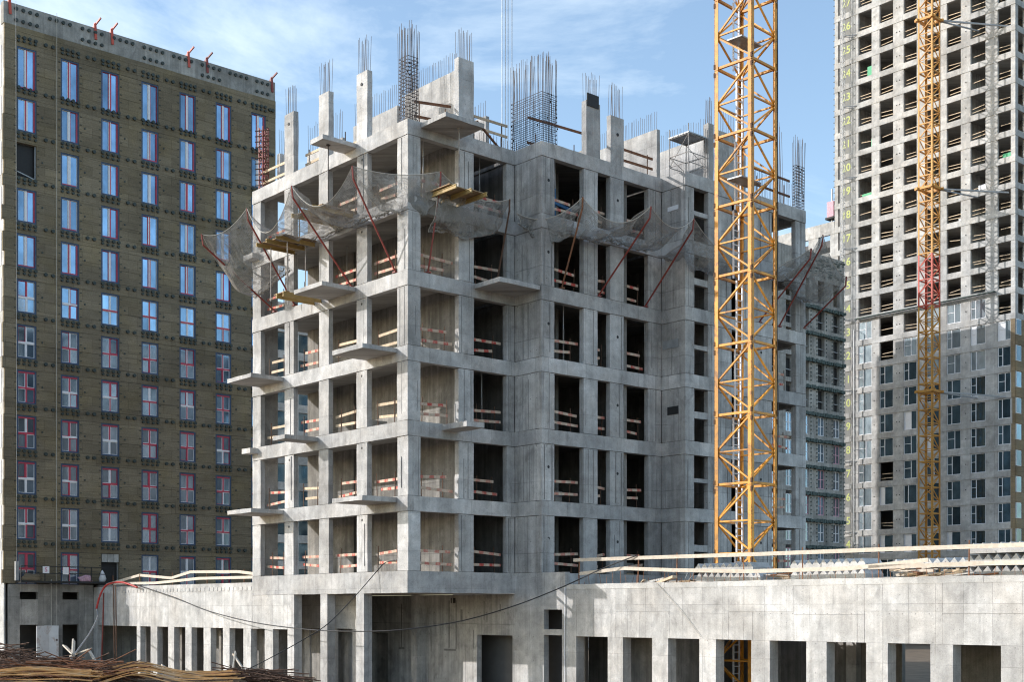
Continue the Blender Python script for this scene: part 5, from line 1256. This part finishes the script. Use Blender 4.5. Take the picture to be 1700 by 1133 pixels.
# ------------------------------------------------------------------ foreground heap at the lower left
def mound():
    vs = []; fs = []; nx, ny = 60, 24
    for j in range(ny + 1):
        for i in range(nx + 1):
            p = at(-160 + 760 * i / nx, HOR, 40 + 18 * j / ny); s = math.sin(math.pi * j / ny); e = min(1, i / 6, (nx - i) / 16)
            h = 1.62 * (s ** .7 if s > 0 else 0) * max(0, e) ** .6 * (1 - .12 * (i / nx))
            vs.append((p.x, p.y, -.3 + (h + .3) * 1.0 + .14 * noise.noise(Vector((p.x * .9, p.y * .9, 0))) * s))
    for j in range(ny):
        for i in range(nx): k = j * (nx + 1) + i; fs.append((k, k + 1, k + nx + 2, k + nx + 1))
    tag(link('earth_mound', mesh(vs, fs, True), 'earth'), kind='structure')
mound()
def sheet(label, x0, x1, ytop, d, depth, mat, seed, zoff=0):
    """bundle of long bent rusty flats lying on the mound"""
    t_ = thing('rusty_flat_bundle', at((x0 + x1) / 2, 1120, d + depth / 2), label, 'steel flats', 'bent rusty steel flats in the foreground')
    n = 22; rnd = random.Random(seed)
    for j in range(n):
        f = j / (n - 1); mb = MB(); o0 = rnd.uniform(-.04, .04); vs = []; nx = 26; wv = depth / n * rnd.uniform(.5, .95); ph = rnd.uniform(0, 6)
        e0 = rnd.uniform(-.03, .05); e1 = 1 - rnd.uniform(-.03, .08)
        for i in range(nx + 1):
            t = e0 + (e1 - e0) * i / nx; q = at(x0 + (x1 - x0) * t, HOR, d + depth * f + .10 * math.sin(t * 5 + ph))
            z = EYE + (HOR - ytop(min(1, max(0, t)))) / F_PX * d - .45 * (f - .45) ** 2 * 2.2 - .20 * (1 - f) ** 3 + .035 * math.sin(t * 9 + ph) + o0
            for dy, dz in ((0, 0), (wv, .0), (wv, -.03), (0, -.03)): p = q + LOOK * dy; vs.append((p.x, p.y, z + dz))
        fs = [(4 * i + k, 4 * i + (k + 1) % 4, 4 * i + 4 + (k + 1) % 4, 4 * i + 4 + k) for i in range(nx) for k in range(4)] + [(0, 3, 2, 1), (4 * nx, 4 * nx + 1, 4 * nx + 2, 4 * nx + 3)]
        mb.add(vs, fs); mb.build('flat', mat if rnd.random() < .88 else 'rust', t_)
sheet('ochre bundle of bent flats at the lower left edge below the rebar heap', -40, 165, lambda t: 1116 - 5 * math.sin(t * 3.1) ** 2, 43, 2.4, 'rust_sheet', 1)
sheet('ochre bundle of bent flats rising to a ridge under the left podium columns', 150, 405, lambda t: 1124 - 18 * math.exp(-((t - .3) / .22) ** 2) - 6 * t, 45, 3.0, 'rust_sheet', 2)
random.seed(9)
def rods(label, xc, xw, ytop, ybot, d, n, mat='rust_dark'):
    mb = MB()
    for _ in range(n):
        a = random.gauss(0, .30); L_ = random.uniform(.8, 3.0); x = xc + random.uniform(-xw, xw); e = 1 - ((x - xc) / xw) ** 2
        y = ybot + (ytop - ybot) * random.random() ** .8 * max(.2, e); dd = d + random.uniform(-1.2, 1.2)
        c = at(x, y, dd); dv = RIGHT * math.cos(a) + Vector((0, 0, 1)) * math.sin(a) * .55 + LOOK * random.uniform(-.5, .5); dv.normalize()
        mid = c + Vector((0, 0, random.uniform(-.05, .12))); mb.path([c - dv * L_ / 2, mid, c + dv * L_ / 2 + Vector((0, 0, random.uniform(-.25, .1)))], random.uniform(.022, .045), 4)
    o = mb.build('rebar_heap', mat); tag(o, label, 'rebar heap', None, 'stuff')
rods('tangled heap of dark rusty rebar at the lower left', 80, 118, 1097, 1122, 47, 380)
rods('short rusty rods on top of the left heap', 120, 95, 1098, 1122, 46.4, 110, 'rust')
rods('small tangle of rusty rods before the podium columns', 425, 48, 1114, 1131, 47.5, 90)
rods('rusty rods piled at the left edge before the base wall', 2, 22, 1070, 1112, 49, 90)
for i, (x0, y0, x1, y1, lab) in enumerate(((107, 1073, 122, 1088, 'short pale plank leaning left of the upright one'), (122.5, 1064, 121, 1090, 'short pale plank standing upright on the rebar heap'), (118, 1090, 150, 1078, 'pale plank lying across toward the right on the rebar heap'), (148, 1081, 166, 1112, 'pale plank slanting down at the right of the rebar heap'), (271, 1106, 276, 1116, 'stub of pale plank before the podium columns'), (391, 1084, 386, 1118, 'pale plank standing before the podium columns'), (388, 1088, 404, 1112, 'pale plank leaning right before the podium columns'), (34, 1125, 38, 1133, 'stub of plank sticking out of the lower left flats'))):
    o = bar('plank', at(x0, y0, 48), at(x1, y1, 47.4), .05, .17, 'timber_pale', None, 'box', LOOK); tag(o, lab, 'plank')
# white steel cabinet before the base storey door
CB = thing('steel_cabinet', (-4.0, LBV - 1.6, 0), 'rusty white steel cabinet with its door ajar before the base wall', 'cabinet')
a0 = at(43, 1094, 79.0); 
box('body', (-3.35, LBV - 1.35, 0), (-2.75, LBV - 0.6, EYE - 0.98), 'white_paint', CB, 0.01)
bar('door', (-4.3, LBV - 1.9, (EYE - .95) / 2), (-3.36, LBV - 1.37, (EYE - .95) / 2), .04, EYE - 1.0, 'white_paint', CB)
for z in (.9, 2.1): box('hinge', (-2.9, LBV - 1.365, z), (-2.82, LBV - 1.352, z + .12), 'rust_dark', CB)

# red lattice mast on the roof's left end, with coiled hoops
RM = thing('red_lattice_mast', (0.6, 13.0, RF), 'short dark red lattice mast at the left end of the concrete roof', 'mast')
mb = MB(); P = lattice(mb, (0.45, 13.0), 0.34, RF, RF + 3.3, 0.3, 0.03); mb.build('lattice', 'pole_red', RM)['kind'] = 'stuff'
for p in P: bar('chord', (p[0], p[1], RF), (p[0], p[1], RF + 3.3), 0.05, 0.05, 'pole_red', RM)
sp_ = MB()
for q in range(11): sp_.bar((0.45 - .45, 13.0 + .1, RF + .25 + q * .28), (0.45 + .1, 13.0 - .42, RF + .25 + q * .28 + .05), .05, .04)
sp_.build('rungs', 'rust_dark', RM)['kind'] = 'stuff'

# clods and stones over the mound
random.seed(31)
cl = MB()
ico = bmesh.new(); bmesh.ops.create_icosphere(ico, subdivisions=1, radius=1.0); IV = [v.co.copy() for v in ico.verts]; IF = [tuple(v.index for v in f.verts) for f in ico.faces]; ico.free()
for _ in range(420):
    p = at(random.uniform(0, 520), HOR, random.uniform(42, 57)); f = min(1, max(0, 1 - abs((p - CAM).dot(LOOK) - 49) / 9)); r = random.uniform(.04, .16)
    cl.add([Vector((p.x, p.y, 1.45 * f ** .55 + random.uniform(-.1, .05))) + Vector((v.x * r * random.uniform(.7, 1.2), v.y * r * random.uniform(.7, 1.2), v.z * r * .7)) for v in IV], IF)
o = cl.build('clods', 'earth'); tag(o, 'clods and stones scattered over the earth mound', 'stones', None, 'stuff')
# clutter standing about in the open bays
random.seed(77)
def pallet(p, label):
    t = thing('block_pallet', p, label, 'pallet', 'pallets of blocks in the open bays')
    for i in range(3): box('runner', (p[0] - .5, p[1] - .45 + i * .4, p[2]), (p[0] + .5, p[1] - .35 + i * .4, p[2] + .12), 'timber', t)
    for l in range(2):
        for i in range(2):
            for j in range(3): box('block', (p[0] - .48 + i * .49, p[1] - .44 + j * .30, p[2] + .125 + l * .26), (p[0] - .02 + i * .49, p[1] - .165 + j * .30, p[2] + .375 + l * .26), 'concrete_grey', t, 0.006)
for k, u, v, lab in ((2, 1.7, 5.0, 'pallet of grey blocks in the sunlit bay second from the corner, third open storey'), (4, 1.8, 1.9, 'pallet of grey blocks in the sunlit bay nearest the corner, fifth open storey'), (1, 8.0, -0.4, 'pallet of grey blocks in the wide dark bay right of the step, second open storey'), (0, 12.9, -0.4, 'pallet of grey blocks in the dark bay left of the second step, lowest open storey')):
    pallet((u, v, LV[k] - .012), lab)
for i, (k, u, v, lab) in enumerate(((0, 1.2, 5.6, 'slim prop in the sunlit bay second from the corner, lowest open storey'), (3, 1.0, 8.5, 'slim prop in the third sunlit bay from the corner, fourth open storey'), (2, 5.2, 1.2, 'slim prop in the dark bay left of the step, third open storey'), (3, 8.4, -1.0, 'slim prop in the wide dark bay right of the step, fourth open storey'), (4, 2.2, 8.0, 'left prop in the third sunlit bay, fifth open storey'), (4, 1.4, 5.2, 'prop in the second sunlit bay from the corner, fifth open storey'), (4, 22.0, -2.2, 'prop in the right end bay behind the crane, fifth open storey'))):
    prop((u, v, LV[k]), ph, lab)

# builders' clutter along the podium edge
random.seed(52)
def timber_heap(label, v0, v1, u0, u1, n, zmax):
    t = thing('timber_heap', ((u0 + u1) / 2, (v0 + v1) / 2, zr), label, 'timber heap', 'timber heaps along the podium edge')
    for q in range(n):
        v = random.uniform(v1, v0); L_ = random.uniform(.6, 2.6); a = random.gauss(0, .35); u = random.uniform(u0, u1); z = zr + .05 + zmax * random.random() ** 1.6
        d = Vector((math.sin(a), -math.cos(a), random.uniform(-.08, .12))); p = Vector((u, v, z))
        bar('plank', p, p + d * L_, random.choice((.1, .15, .2)), random.choice((.03, .05, .1)), random.choice(('timber', 'timber_pale', 'timber', 'plywood', 'rust', 'concrete_white')), t)
timber_heap('low heap of odd boards between the first two stair stacks', -12.9, -15.0, 6.9, 8.6, 20, .45)
timber_heap('wide heap of boards and offcuts left of the tall stair stack', -18.6, -21.6, 6.9, 8.4, 34, .6)
timber_heap('boards and offcuts lying left of the first stair stack', -6.6, -9.6, 6.95, 8.0, 16, .28)
timber_heap('boards heaped behind the tall stair stack at the right edge', -23.0, -27.0, 8.5, 9.6, 26, .9)
